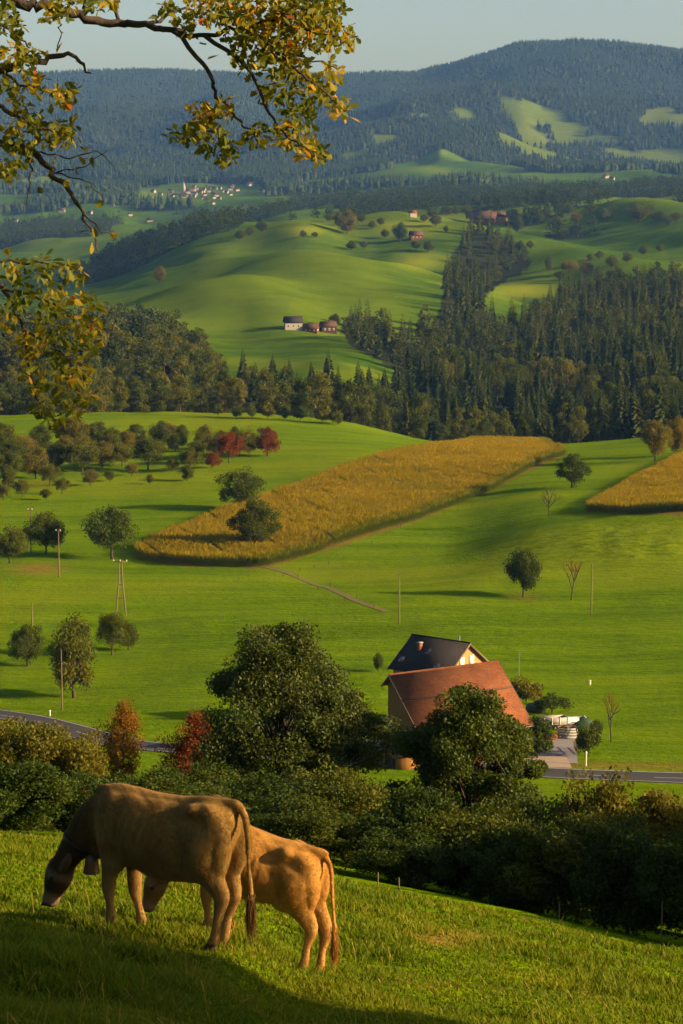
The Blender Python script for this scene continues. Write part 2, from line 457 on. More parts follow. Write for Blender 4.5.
MAT['paving'] = simple('yard_paving', (.20, .195, .195), (.13, .127, .127), .9, .85)
MAT['gravel'] = simple('gravel_forecourt', (.30, .24, .18), (.20, .16, .12), 1.5, .9)
MAT['paint'] = simple('road_paint', (.42, .40, .36), (.28, .27, .25), 2, .6)
MAT['soil'] = simple('track_soil', (.115, .085, .022), (.075, .075, .012), 1.3, .95)
MAT['glass'] = simple('dark_pane', (.02, .022, .026), (.03, .032, .036), 2, .15, 0, .6)
MAT['brick'] = simple('chimney_brick', (.24, .09, .045), (.14, .05, .028), 6, .85)
MAT['leather'] = simple('black_leather', (.016, .012, .010), (.008, .007, .006), 10, .5)
MAT['bronze'] = simple('bronze_bell', (.20, .095, .025), (.10, .05, .016), 12, .45, 0, .5)

# ------------------------------------------------------------------ polygons (image-space plan of what grows where; used once, on the ground's own points)
def inpoly(px, py, poly):
    px = np.asarray(px); py = np.asarray(py); r_ = np.zeros(px.shape, bool)
    n = len(poly); j = n - 1
    for i in range(n):
        xi, yi = poly[i]; xj, yj = poly[j]
        c = ((yi > py) != (yj > py)) & (px < (xj - xi) * (py - yi) / (yj - yi + 1e-12) + xi)
        r_ ^= c; j = i
    return r_

F_RIGHT = [(338, 326), (352, 322), (400, 354), (436, 320), (446, 284), (452, 255), (472, 228), (506, 238), (532, 262), (520, 276), (500, 284), (482, 300), (490, 322), (545, 322), (562, 300),
           (600, 288), (690, 284), (800, 284), (800, 480), (420, 480), (400, 455), (310, 450), (310, 400), (400, 400), (432, 388), (404, 374), (350, 345)]
F_LEFT = [(-150, 480), (-150, 345), (60, 342), (120, 338), (158, 340), (178, 352), (205, 372), (218, 396), (310, 400), (310, 450)]
F_RIDGE = [(70, 300), (95, 268), (120, 252), (150, 243), (180, 232), (215, 222), (246, 218), (240, 226), (215, 240), (180, 258), (150, 278), (115, 296)]
F_BAND = [(330, 208), (345, 198), (450, 194), (520, 190), (610, 190), (612, 199), (560, 201), (500, 203), (440, 207), (400, 210)]
M_FAR = [[(368, 122), (400, 112), (442, 118), (436, 150), (400, 154), (376, 150)],
         [(496, 96), (520, 98), (560, 112), (600, 130), (628, 143), (600, 146), (560, 146), (525, 150), (512, 122)],
         [(630, 110), (700, 108), (700, 128), (640, 126)],
         [(170, 150), (230, 142), (240, 160), (180, 165)], [(440, 150), (520, 150), (560, 160), (480, 168), (400, 166)], [(330, 158), (400, 148), (404, 168), (340, 172)],
         [(585, 154), (700, 148), (700, 168), (600, 169)], [(272, 128), (300, 121), (330, 130), (300, 139)], [(440, 112), (470, 106), (478, 122), (450, 128)]]

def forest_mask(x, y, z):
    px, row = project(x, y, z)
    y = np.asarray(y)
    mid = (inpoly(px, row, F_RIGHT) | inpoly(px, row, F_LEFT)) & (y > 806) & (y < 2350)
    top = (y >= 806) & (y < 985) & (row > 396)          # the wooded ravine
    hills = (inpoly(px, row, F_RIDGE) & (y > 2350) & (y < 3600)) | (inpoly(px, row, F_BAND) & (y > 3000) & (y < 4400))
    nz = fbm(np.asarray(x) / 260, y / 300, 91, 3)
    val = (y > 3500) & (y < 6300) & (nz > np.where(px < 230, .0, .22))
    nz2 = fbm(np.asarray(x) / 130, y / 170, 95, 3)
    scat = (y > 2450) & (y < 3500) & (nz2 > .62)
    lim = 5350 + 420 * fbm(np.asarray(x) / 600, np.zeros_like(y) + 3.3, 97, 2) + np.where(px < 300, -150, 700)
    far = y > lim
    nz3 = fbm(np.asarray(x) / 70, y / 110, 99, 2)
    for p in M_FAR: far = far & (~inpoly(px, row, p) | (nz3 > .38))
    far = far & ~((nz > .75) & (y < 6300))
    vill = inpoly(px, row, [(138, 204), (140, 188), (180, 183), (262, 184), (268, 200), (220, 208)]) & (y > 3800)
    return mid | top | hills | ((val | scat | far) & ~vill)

# ------------------------------------------------------------------ the ground sheets
ucore = np.arange(-0.19, 0.1901, 0.00105)
uout = []
s_, st_ = 0.19, 0.002
while s_ < 0.85:
    st_ *= 1.10; s_ += st_; uout.append(s_)
U = np.concatenate([-np.array(uout)[::-1], ucore, np.array(uout)])
def ylist(a, b, ratio):
    L = [a]
    while L[-1] < b: L.append(L[-1] * ratio)
    L[-1] = b
    return np.array(L)
CORN_A = [(134, 557), (165, 563), (200, 567), (268, 567), (330, 549), (420, 520), (500, 487), (522, 474), (566, 455), (545, 444), (470, 443), (430, 450), (300, 488), (200, 524), (137, 551)]
CORN_B = [(584, 512), (640, 514), (800, 517), (800, 440), (690, 456), (640, 480)]

def sheet(name, Ys, behind=False):
    Yg, Ug = np.meshgrid(Ys, U, indexing='ij')
    X = Ug * (np.maximum(Yg, 0) + 18)
    Z = terrain(X, Yg)
    n0, n1 = X.shape
    V = np.stack([X, Yg, Z], -1).reshape(-1, 3)
    i = np.arange(n0 - 1)[:, None] * n1; j = np.arange(n1 - 1)[None]
    F = np.stack([i + j, i + j + 1, i + n1 + j + 1, i + n1 + j], -1).reshape(-1, 4)
    g = G(); g.add(V, F)
    me = g.mesh(name, MAT['ground'], True)
    x, y, z = V.T
    px, row = project(x, y, z)
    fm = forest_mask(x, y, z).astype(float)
    # colour of the ground cover, with some light and shade painted in
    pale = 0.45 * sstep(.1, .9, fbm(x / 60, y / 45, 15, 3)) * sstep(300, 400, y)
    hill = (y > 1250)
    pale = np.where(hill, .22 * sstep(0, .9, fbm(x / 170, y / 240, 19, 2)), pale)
    for (a_, b_, c_, d_) in ((302, 230, 26, 6), (408, 228, 34, 9), (420, 262, 26, 8), (526, 290, 36, 8)):  # sunlit knolls painted paler, plus the light green spur
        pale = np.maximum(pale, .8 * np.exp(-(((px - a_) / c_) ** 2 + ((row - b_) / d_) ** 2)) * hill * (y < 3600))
    deep = sstep(820, 1100, y) * (.75 + .25 * fbm(x / 120, y / 160, 29, 2))
    # parcels of differing grass on the hills, toned to paint shade at the folds
    yy = y + 30 * fbm(x / 160, y / 900, 27, 2)
    deep = np.where((yy > 1490) & (yy < 2045), deep * .80, deep); deep = np.where((yy > 2045) & (yy < 2300), np.minimum(deep * 1.25, 1), deep)
    pale = np.where((yy > 1490) & (yy < 2045), np.maximum(pale, .18 * sstep(-.2, .6, fbm(x / 90, y / 400, 23, 2))), pale)
    strip = np.abs(((y * .9 + x * .35) / 46) % 1 - .5)
    pale = np.where((y > 1250) & (y < 3400), pale + .10 * (strip > .25), pale)
    tuss = np.exp(-(((px - 600) / 110) ** 2 + ((row - 545) / 26) ** 2)) * (y > 380) * (y < 560) * .9 + .25 * sstep(.0, .8, fbm(x / 34, y / 22, 39, 3)) * (y > 250) * (y < 800)
    dry = np.zeros_like(x)
    c_in = (inpoly(px, row, CORN_A) | inpoly(px, row, CORN_B)) & (y > 440) & (y < 760)
    dry = np.where(c_in, .85, dry)
    dry = np.maximum(dry, .95 * np.exp(-(((px - 497) / 36) ** 2 + ((row - 443.5) / 3.2) ** 2)) * (y < 800) * (y > 640))
    dry = np.maximum(dry, .9 * np.exp(-(((px - 38) / 26) ** 2 + ((row - 569) / 5) ** 2)) * (y < 500))
    dry = np.maximum(dry, .85 * np.exp(-(((px - 525) / 14) ** 2 + ((row - 597) / 2.6) ** 2)) * (y < 500))
    dry = np.maximum(dry, .7 * np.exp(-(((row - 766) / 3.5) ** 2)) * (px > 560) * (y > 270) * (y < 330))
    dry = np.maximum(dry, .5 * np.exp(-(((px - 35) / 30) ** 2 + ((row - 484) / 3) ** 2)) * (y < 760) * (y > 500))
    dry = np.maximum(dry, .16 * sstep(5400, 5900, y))
    near = np.exp(-(((px - 450) / 46) ** 2 + ((row - 938) / 9) ** 2)) + .8 * np.exp(-(((px - 600) / 30) ** 2 + ((row - 990) / 12) ** 2))
    dry = np.maximum(dry, np.clip(near, 0, .8) * (y < 60))
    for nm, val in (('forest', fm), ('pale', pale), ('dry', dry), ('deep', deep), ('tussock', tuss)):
        a = me.attributes.new(nm, 'FLOAT', 'POINT'); a.data.foreach_set('value', np.clip(val, 0, 1).astype(np.float32))
    o = bpy.data.objects.new(name, me); COL.objects.link(o)
    tag(o, kind='structure')
    return o
Y_near = np.concatenate([np.arange(-70, 8, 3.0), ylist(8.0, 100.0, 1.012)])
tag(sheet('pasture_ground', Y_near), 'steep green pasture under the cows, sloping down to the right', 'pasture')
tag(sheet('valley_meadow', ylist(100.0, 870.0, 1.0085)), 'flat green valley meadow around the farm and the maize', 'meadow')
tag(sheet('hills', ylist(870.0, 4300.0, 1.0095)), 'rolling green hills beyond the wooded ravine', 'hills')
tag(sheet('mountains', ylist(4300.0, 9700.0, 1.006)), 'hazy blue wooded mountain ridge below the sky', 'mountains')

# ------------------------------------------------------------------ road, track, yard
def ribbon(name, pts, w, mat, lift, kind='structure', nx=7, step=1.6):
    P = np.array([(p[0], p[1]) for p in pts], float)
    seg = np.linalg.norm(np.diff(P, axis=0), axis=1); s0 = np.concatenate([[0], np.cumsum(seg)])
    ss = np.arange(0, s0[-1], step)
    mx = pchip_slopes(s0, P); i = np.clip(np.searchsorted(s0, ss, side='right') - 1, 0, len(s0) - 2); t = (ss - s0[i]) / (s0[i + 1] - s0[i])
    a, b, c, d = hermite(s0, None, None, i, t)
    Q = a[:, None] * P[i] + b[:, None] * mx[i] + c[:, None] * P[i + 1] + d[:, None] * mx[i + 1]
    tg = np.gradient(Q, axis=0); tg /= np.linalg.norm(tg, axis=1)[:, None]
    nr = np.stack([-tg[:, 1], tg[:, 0]], 1)
    lo, hi = w if isinstance(w, tuple) else (-w / 2, w / 2)
    off = np.linspace(lo, hi, nx)
    XY = Q[:, None] + nr[:, None] * off[None, :, None]
    zc = terrain(Q[:, 0], Q[:, 1])
    k = np.ones(9) / 9; zc = np.convolve(np.pad(zc, 4, mode='edge'), k, 'valid')
    zt = terrain(XY[..., 0], XY[..., 1])
    zz = np.maximum(zc[:, None] + lift + 0 * off[None], zt + lift * .6) if lift > .1 else zt + lift
    V = np.concatenate([XY, zz[..., None]], -1)
    n0, n1 = XY.shape[:2]
    i = np.arange(n0 - 1)[:, None] * n1; j = np.arange(n1 - 1)[None]
    F = np.stack([i + j, i + j + 1, i + n1 + j + 1, i + n1 + j], -1).reshape(-1, 4)[:, ::-1]
    # skirts so the strip has a body
    g = G(); g.add(V.reshape(-1, 3), F)
    for e, fl in ((0, 1), (n1 - 1, -1)):
        top = V[:, e]; bot = top - np.array([0, 0, .25])
        W = np.concatenate([top, bot]); kk = np.arange(n0 - 1)
        FF = np.stack([kk, kk + 1, kk + 1 + n0, kk + n0], 1)
        g.add(W, FF[:, ::-1] if fl > 0 else FF)
    o = g.obj(name, mat)
    if kind: tag(o, kind=kind)
    return o, Q, nr

road_px = [(-260, 655), (-120, 688), (0, 716), (70, 731), (150, 748), (260, 756), (370, 762), (470, 769), (560, 775), (683, 780), (860, 786)]
road_pts = [ground(p, r, 150, 420) for p, r in road_px]
road, RQ, RN = ribbon('road', road_pts, 6.4, MAT['asphalt'], .14)
tag(road, 'grey two lane asphalt road passing below the farm', 'road')
def marking(name, off, w, dash=None, lab=''):
    g = G()
    zc = terrain(RQ[:, 0], RQ[:, 1]); zc = np.convolve(np.pad(zc, 4, mode='edge'), np.ones(9) / 9, 'valid')
    L = RQ + RN * (off - w / 2); H = RQ + RN * (off + w / 2)
    zt = np.maximum(zc + .14, terrain(L[:, 0], L[:, 1]) + .09) + .03
    for k in range(len(RQ) - 1):
        if dash and (k % 6) >= 3: continue
        g.add([[*L[k], zt[k]], [*H[k], zt[k]], [*H[k + 1], zt[k + 1]], [*L[k + 1], zt[k + 1]]], [[3, 2, 1, 0]])
    o = g.obj(name, MAT['paint']); tag(o, lab, 'road marking', kind='structure')
marking('road_edge_line', 2.85, .20, None, 'white edge line on the farm side of the road')
marking('road_verge_line', -2.85, .12, None, 'white edge line on the near side of the road')
marking('road_centre_line', 0, .14, True, 'broken white line along the middle of the road')

tr_pts = [ground(p, r, 300, 700) for p, r in [(266, 567), (290, 574), (320, 586), (350, 598), (390, 613)]]
trk, _, _ = ribbon('track', tr_pts, 1.5, MAT['soil'], .07, nx=3)
tag(trk, 'narrow brown earth track leading from the maize corner', 'track')
def patch(name, pxs, mat, lift, lab, n=14):
    P = [ground(p, r, 200, 420) for p, r in pxs]
    a, b, c, d = [np.array(q) for q in P]
    s = np.linspace(0, 1, n)
    S, Tt = np.meshgrid(s, s, indexing='ij')
    XY = (1 - S)[..., None] * ((1 - Tt)[..., None] * a + Tt[..., None] * b) + S[..., None] * ((1 - Tt)[..., None] * d + Tt[..., None] * c)
    XY[..., 2] = terrain(XY[..., 0], XY[..., 1]) + lift
    V = XY.reshape(-1, 3); i = np.arange(n - 1)[:, None] * n; j = np.arange(n - 1)[None]
    F = np.stack([i + j, i + j + 1, i + n + j + 1, i + n + j], -1).reshape(-1, 4)
    g = G(); g.add(V, F[:, ::-1]); o = g.obj(name, mat); tag(o, lab, 'yard', kind='structure')
patch('driveway', [(546, 734), (574, 734), (578, 764), (536, 764)], MAT['paving'], .10, 'grey paved driveway up to the farm clutter')
patch('forecourt', [(520, 758), (566, 757), (572, 769), (512, 768)], MAT['gravel'], .16, 'beige gravel forecourt between driveway and road')
patch('farmyard', [(345, 742), (420, 736), (430, 760), (345, 754)], MAT['paving'], .12, 'pale grey yard in front of the barn annex')

# ------------------------------------------------------------------ tree prototypes
def crown_points(n_cl, per, shape, cl_r, seed, squash=.75):
    """leaf points gathered in clumps spread through a crown volume"""
    r_ = np.random.default_rng(seed)
    C = []
    while len(C) < n_cl:
        d = r_.normal(size=3); d /= np.linalg.norm(d)
        rad = r_.uniform(.35, 1.0) ** .6
        C.append(shape(d, rad, r_))
    C = np.array(C)
    P = []; own = []
    for k, c in enumerate(C):
        rr = cl_r * r_.uniform(.65, 1.35)
        d = r_.normal(size=(per, 3)); d /= np.linalg.norm(d, axis=1)[:, None]
        rad = r_.uniform(0, 1, per) ** .45 * rr
        q = c + d * rad[:, None] * np.array([1, 1, squash])
        P.append(q); own.append(np.full(per, k))
    return C, np.concatenate(P), np.concatenate(own)

def branchy(g, base, C, r0, seed, top, frac=.55, sides=6, wob=.06):
    """a trunk and limbs that run to the leaf clumps"""
    r_ = np.random.default_rng(seed)
    H = top
    n = 7
    tr = np.array([[0, 0, 0]] + [[r_.normal() * wob * H * .15, r_.normal() * wob * H * .15, H * k / (n - 1)] for k in range(1, n)])
    tr += np.asarray(base)
    rad = np.linspace(1.0, .22, n) * r0; rad[0] *= 1.35
    g.tube(tr, rad, sides + 2)
    for c in C:
        zf = np.clip((c[2] - base[2]) / H * r_.uniform(.35, .75), .22, .92)
        k = zf * (n - 1); i = int(min(k, n - 2)); p0 = tr[i] + (tr[i + 1] - tr[i]) * (k - i)
        mid = p0 * .5 + c * .5 + r_.normal(size=3) * .05 * H * np.array([1, 1, .4]) + np.array([0, 0, .03 * H])
        br = r0 * r_.uniform(.16, .36) * (1 - .5 * zf)
        g.tube([p0, p0 * .65 + mid * .35, mid, mid * .45 + c * .55, c], [br, br * .85, br * .6, br * .4, br * .15], max(4, sides - 2))

def broadleaf(name, H, Rr, n_cl, per, leaf, mat, seed, tb=.22, cl_r=None, lop=.15, tr=.04, squash=.75, conic=.0):
    r_ = np.random.default_rng(seed)
    zc = H * (tb + (1 - tb) * .5); hz = H * (1 - tb) * .5
    cl_r = cl_r or Rr * .34
    lob = r_.uniform(-lop, lop, 8)
    def shape(d, rad, r2):
        az = math.atan2(d[1], d[0]); w = 1 + lob[int((az + math.pi) / (2 * math.pi) * 7.99)]
        k = 1 - conic * max(d[2], -.3)
        return np.array([d[0] * (Rr - cl_r * .7) * rad * w * k, d[1] * (Rr - cl_r * .7) * rad * w * k, zc + d[2] * (hz - cl_r * squash * .8) * rad * (1 + lob[3] * .5)])
    C, P, own = crown_points(n_cl, per, shape, cl_r, seed, squash)
    gt = G(); branchy(gt, (0, 0, -.3), C, H * tr, seed, H * .82)
    gl = G()
    cl_t = r_.uniform(0, 1, n_cl)
    tint = np.clip(cl_t[own] * .45 + r_.uniform(0, .55, len(P)), 0, 1)
    gl.leaves(P, leaf, c=tint)
    return {'trunk': gt.mesh(name + '_trunk', MAT['bark'], True), 'crown': gl.mesh(name + '_crown', mat), 'h': H, 'r': Rr}

def spruce(name, H, Rr, seed, lev=30, nb=9, bare=.12, mat=None):
    r_ = np.random.default_rng(seed)
    gt = G(); gt.tube([[0, 0, -.4], [0, 0, H * .4], [0, 0, H * .97]], [H * .016, H * .011, .03], 6)
    Vs = []; c = []
    for k in range(lev):
        f = k / (lev - 1); z = H * (bare + (1 - bare) * f * .985)
        rr = Rr * ((1 - f) ** .8 * .96 + .035) * r_.uniform(.82, 1.12)
        m = max(4, int(nb * (1 - f * .55)))
        a0 = r_.uniform(0, 7)
        for b in range(m):
            a = a0 + b * 2 * math.pi / m + r_.normal() * .15
            L = rr * r_.uniform(.7, 1.18); dr = np.array([math.cos(a), math.sin(a), 0]); sd = np.array([-dr[1], dr[0], 0])
            w = L * r_.uniform(.26, .40) + .12
            p0 = np.array([0, 0, z]); droop = L * r_.uniform(.22, .5)
            pm = p0 + dr * L * .55 - np.array([0, 0, droop * .3]); pe = p0 + dr * L - np.array([0, 0, droop * .8])
            hang = np.array([0, 0, -r_.uniform(.35, .7) * (w + .2)])
            Vs.append([p0, pm + sd * w, pe, pm - sd * w]); c.append(r_.uniform(0, .8))
            Vs.append([p0 + dr * L * .15, pm + hang + sd * w * .4, pe + hang * .3, pm + dr * L * .1 + np.array([0, 0, .15])]); c.append(r_.uniform(0, .6))
            Vs.append([pm + sd * w * .9, pm + sd * w * .9 + hang * .8 + dr * .2, pe + hang * .5, pe]); c.append(r_.uniform(.2, 1))
    V = np.array(Vs).reshape(-1, 3)
    gl = G(); gl.add(V, np.arange(len(V)).reshape(-1, 4), np.array(c))
    return {'trunk': gt.mesh(name + '_trunk', MAT['bark'], True), 'crown': gl.mesh(name + '_crown', mat or MAT['spruce']), 'h': H, 'r': Rr}

def baretree(name, H, Rr, seed, leafn=200, mat=None):
    r_ = np.random.default_rng(seed)
    g = G(); tips = []
    def grow(p, d, L, rad, lev):
        q = [np.array(p)]; dd = np.array(d, float)
        for k in range(3):
            dd = dd + r_.normal(size=3) * .10; dd[2] += .06; dd /= np.linalg.norm(dd); q.append(q[-1] + dd * L / 3)
        g.tube(q, np.linspace(rad, rad * .6, 4), 5)
        if lev == 0: tips.extend(q[1:]); return
        nb = 5 if lev == 4 else 3
        a0 = r_.uniform(0, 6.28)
        for b in range(nb):
            a = a0 + b * 2 * math.pi / nb + r_.normal() * .3; sp = r_.uniform(.8, 1.5) if lev >= 3 else r_.uniform(.4, .9)
            nd = dd * 1.0 + np.array([math.cos(a), math.sin(a), .15]) * sp; nd /= np.linalg.norm(nd)
            s0 = q[-1] if b % 2 == 0 else q[2] + (q[3] - q[2]) * r_.uniform(-.6, .8)
            grow(s0, nd, L * r_.uniform(.5, .72), rad * .55, lev - 1)
    grow((0, 0, -.3), (0, 0, 1), H * .40, H * .030, 4)
    tips = np.array(tips); wmax = np.abs(tips[:, :2]).max()
    P = tips[r_.integers(0, len(tips), leafn)] + r_.normal(size=(leafn, 3)) * H * .02
    gl = G(); gl.leaves(P, H * .035)
    return {'trunk': g.mesh(name + '_trunk', MAT['bark'], True), 'crown': gl.mesh(name + '_crown', mat or MAT['olive']), 'h': max(tips[:, 2]), 'r': wmax}

def plant(proto, name, loc, sxy, sz, label, cat, group=None, mat=None, rz=None, lean=0):
    e = empty(name, loc, rng.uniform(0, 6.28) if rz is None else rz, (sxy, sxy, sz))
    if lean: e.rotation_euler.y = lean
    tag(e, label, cat, group)
    for part in ('trunk', 'crown'):
        if part not in proto: continue
        o = bpy.data.objects.new(part, proto[part]); COL.objects.link(o); o.parent = e
        if mat and part == 'crown':
            o.material_slots[0].link = 'OBJECT'; o.material_slots[0].material = mat
    return e

FRUIT = [broadleaf('fruit%d' % k, 9, 4.2, 54, 160, .34, MAT['fruit'], 100 + k, .04, 1.2, .30, .024, .95, .10 + .10 * (k % 3)) for k in range(5)]
WOOD = [broadleaf('wood%d' % k, 22, 6.2, 38, 75, .85, MAT['wood_leaf'], 200 + k, .06, 1.9, .28, .018, .9, .15) for k in range(5)]
SPR = [spruce('spruce%d' % k, 27, 4.9, 300 + k, 34, 11, bare=(.1, .2, .12, .3)[k]) for k in range(4)]
BARE = [baretree('bare%d' % k, 9, 3, 400 + k) for k in range(3)]

# ------------------------------------------------------------------ single trees and orchard on the valley floor
def tree_at(px, base, wpx, hpx, label, group=None, mat=None, proto=None, name='fruit_tree', cat='tree', y0=262, y1=820, lean=0):
    p = ground(px, base, y0, y1)
    d = p.y * CT - p.z * ST
    h = hpx * d / FPX; w = wpx * d / FPX
    pr = proto or FRUIT[rng.integers(0, len(FRUIT))]
    return plant(pr, name, p, w / (2 * pr['r']), h / pr['h'], label, cat, group, mat, lean=lean)

GM = 'single trees on the valley meadow'
for a in [
    (240, 509, 50, 46, 'dense dark green tree at the upper left edge of the maize field', GM, MAT['darkleaf']),
    (257, 547, 52, 52, 'round dark tree standing inside the golden maize field', GM, MAT['fruit']),
    (112, 559, 54, 58, 'broad dark green tree just left of the maize field tip', GM, MAT['darkleaf']),
    (46, 554, 44, 48, 'dark tree between two wooden poles on the left bank', GM, MAT['fruit']),
    (10, 563, 44, 42, 'low wide bushy tree at the left bank above the brown soil', GM, MAT['fruit']),
    (28, 666, 40, 46, 'small dark apple tree beside the leftmost meadow pole', GM, MAT['fruit']),
    (74, 698, 60, 84, 'tall oval pear tree with a wooden pole in front of it', GM, MAT['fruit']),
    (112, 655, 34, 48, 'apple tree with lopsided crown right of the tall pear tree', GM, MAT['fruit']),
    (128, 650, 24, 30, 'small crown leaning out beside the lopsided apple tree', GM, MAT['fruit']),
    (523, 597, 36, 55, 'lone dark conical tree on a ring of bare brown earth', GM, MAT['darkleaf']),
    (572, 488, 34, 38, 'dark pear tree on the grass strip between two maize fields', GM, MAT['darkleaf']),
    (655, 461, 34, 46, 'taller orange tinged tree at the corner of the right maize field', GM, MAT['olive']),
    (677, 456, 30, 40, 'tree at the right picture edge above the right maize field', GM, MAT['olive']),
]:
    tree_at(a[0], a[1], a[2], a[3], a[4], a[5], a[6])
tree_at(571, 600, 22, 42, 'thin half bare tree right of the lone conical tree', GM, MAT['orangeleaf'], BARE[0], 'bare_tree')
tree_at(549, 516, 26, 32, 'leafless little tree at the rim of the grazed hillock', GM, MAT['olive'], BARE[1], 'bare_tree')
tree_at(611, 742, 26, 50, 'pollarded bare tree with few orange leaves beside the farm drive', GM, MAT['orangeleaf'], BARE[2], 'bare_tree', y0=270)

GO = 'trees of the old orchard'
orch = [
    (10, 481, 28, 34, None), (36, 479, 32, 34, None), (58, 470, 30, 30, None), (82, 472, 38, 38, None), (102, 468, 28, 30, None), (122, 466, 24, 26, None),
    (148, 470, 34, 36, None), (160, 448, 24, 28, None), (136, 446, 24, 24, None), (176, 452, 20, 22, None), (190, 470, 24, 24, None), (173, 471, 14, 15, None),
    (204, 452, 22, 28, None), (187, 481, 18, 17, None), (22, 497, 16, 20, None), (62, 494, 16, 18, None), (3, 500, 14, 18, None),
    (2, 455, 34, 36, None), (40, 452, 28, 28, None), (72, 448, 36, 36, None), (98, 447, 26, 28, None), (132, 476, 14, 15, None), (216, 459, 20, 24, None), (150, 484, 10, 10, None), (236, 446, 18, 20, None),
    (14, 466, 30, 30, None), (50, 486, 22, 24, None), (90, 486, 18, 19, None), (112, 454, 26, 27, None), (126, 452, 22, 24, None), (168, 442, 20, 22, None), (182, 444, 18, 20, None), (222, 450, 20, 22, None), (66, 460, 26, 27, None),
    (24, 462, 26, 30, None), (110, 482, 12, 13, None), (156, 458, 18, 19, None), (196, 458, 18, 20, None), (240, 454, 16, 18, None), (84, 456, 22, 24, None), (46, 500, 12, 13, None), (8, 488, 20, 24, None),
    (212, 468, 18, 17, 'redleaf'), (229, 463, 30, 34, 'redleaf'), (249, 457, 24, 32, 'mix'), (267, 456, 26, 32, 'mix')]
for (px, b, w, h, k) in orch:
    if k == 'redleaf':
        lab = 'large deep red tree in the right half of the orchard' if w > 20 else 'small red bush low beside the large red orchard tree'
        tree_at(px, b, w, h, lab, GO, MAT['redleaf'])
    elif k == 'mix':
        lab = 'rust coloured tree, last at the right end of the orchard' if px > 260 else 'brownish red tree between the red tree and the orchard end'
        tree_at(px, b, w, h, lab, GO, MAT['redleaf'] if px > 260 else MAT['olive'])
    else:
        if h < 21: lab = 'small young green tree in the rows of the old orchard'
        else: lab = 'round green fruit tree in the rows of the old orchard'
        tree_at(px, b, w * 1.04, h, lab, GO + (', young' if h < 21 else ', full grown'), MAT['fruit'] if px % 3 else MAT['olive'])

# ------------------------------------------------------------------ maize
def maize(name, poly, label, seed):
    r_ = np.random.default_rng(seed)
    P = [ground(p, q, 420, 760) for p, q in poly]
    W = [(v.x, v.y) for v in P]
    xs = [w[0] for w in W]; ys = [w[1] for w in W]
    ang = R(20); ca, sa = math.cos(ang), math.sin(ang)
    cx, cy = np.mean(xs), np.mean(ys); ext = max(max(xs) - min(xs), max(ys) - min(ys))
    a = np.arange(-ext, ext, .78); b = np.arange(-ext, ext, .36)
    A, B = np.meshgrid(a, b, indexing='ij'); A = A + r_.normal(size=A.shape) * .05; B = B + r_.normal(size=B.shape) * .12
    X = cx + A * ca - B * sa; Y = cy + A * sa + B * ca
    X = X.ravel(); Y = Y.ravel()
    rowi = np.repeat(np.arange(len(a))[:, None], len(b), 1).ravel()
    k = inpoly(X, Y, W) & (X < 125) & (rowi % 16 != 0); X = X[k]; Y = Y[k]
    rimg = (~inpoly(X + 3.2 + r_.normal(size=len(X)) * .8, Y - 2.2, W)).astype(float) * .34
    Z = terrain(X, Y); n = len(X)
    hh = (2.25 + .22 * fbm(X / 9, Y / 9, 7, 2)) * r_.uniform(.86, 1.12, n)
    tone = .5 + .35 * fbm(X / 22, Y / 30, 12, 3)
    g = G()
    base = np.stack([X, Y, Z], 1)
    for j in range(7):
        zf = .10 + .13 * j
        az = r_.uniform(0, 6.28, n); L = r_.uniform(.45, .75, n) * (1.1 - .35 * abs(j - 2.5) / 2.5)
        d = np.stack([np.cos(az), np.sin(az), np.zeros(n)], 1); s2 = np.stack([-np.sin(az), np.cos(az), np.zeros(n)], 1) * r_.uniform(.08, .15, n)[:, None]
        p0 = base + np.array([0, 0, 1.0]) * (hh * zf)[:, None]
        p1 = p0 + d * (L * .6)[:, None] + np.array([0, 0, 1.]) * (L * .42)[:, None]
        p2 = p0 + d * L[:, None] + np.array([0, 0, 1.]) * (L * .02)[:, None]
        V = np.stack([p0, p1 + s2, p2, p1 - s2], 1).reshape(-1, 3)
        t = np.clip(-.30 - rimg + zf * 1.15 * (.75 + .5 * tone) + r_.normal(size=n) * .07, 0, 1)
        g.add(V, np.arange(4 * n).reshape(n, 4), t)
    # stalk and tassel as two crossed blades
    for j in range(2):
        az = r_.uniform(0, 6.28, n); s2 = np.stack([np.cos(az), np.sin(az), 0 * az], 1) * .035
        top = base + np.array([0, 0, 1.]) * hh[:, None] + r_.normal(size=(n, 3)) * .06
        mid_ = base + np.array([0, 0, 1.]) * (hh * .72)[:, None]
        V = np.stack([mid_ - s2 * .5, mid_ + s2 * .5, top + s2 * 2.2, top - s2 * 2.2], 1).reshape(-1, 3)
        g.add(V, np.arange(4 * n).reshape(n, 4), np.clip(.50 - rimg + .35 * tone + r_.normal(size=n) * .08, 0, 1))
    o = g.obj(name, MAT['maize']); tag(o, label, 'maize field', kind='stuff')
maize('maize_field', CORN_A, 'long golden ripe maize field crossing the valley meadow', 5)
maize('maize_field', CORN_B, 'smaller golden maize field at the right picture edge', 6)

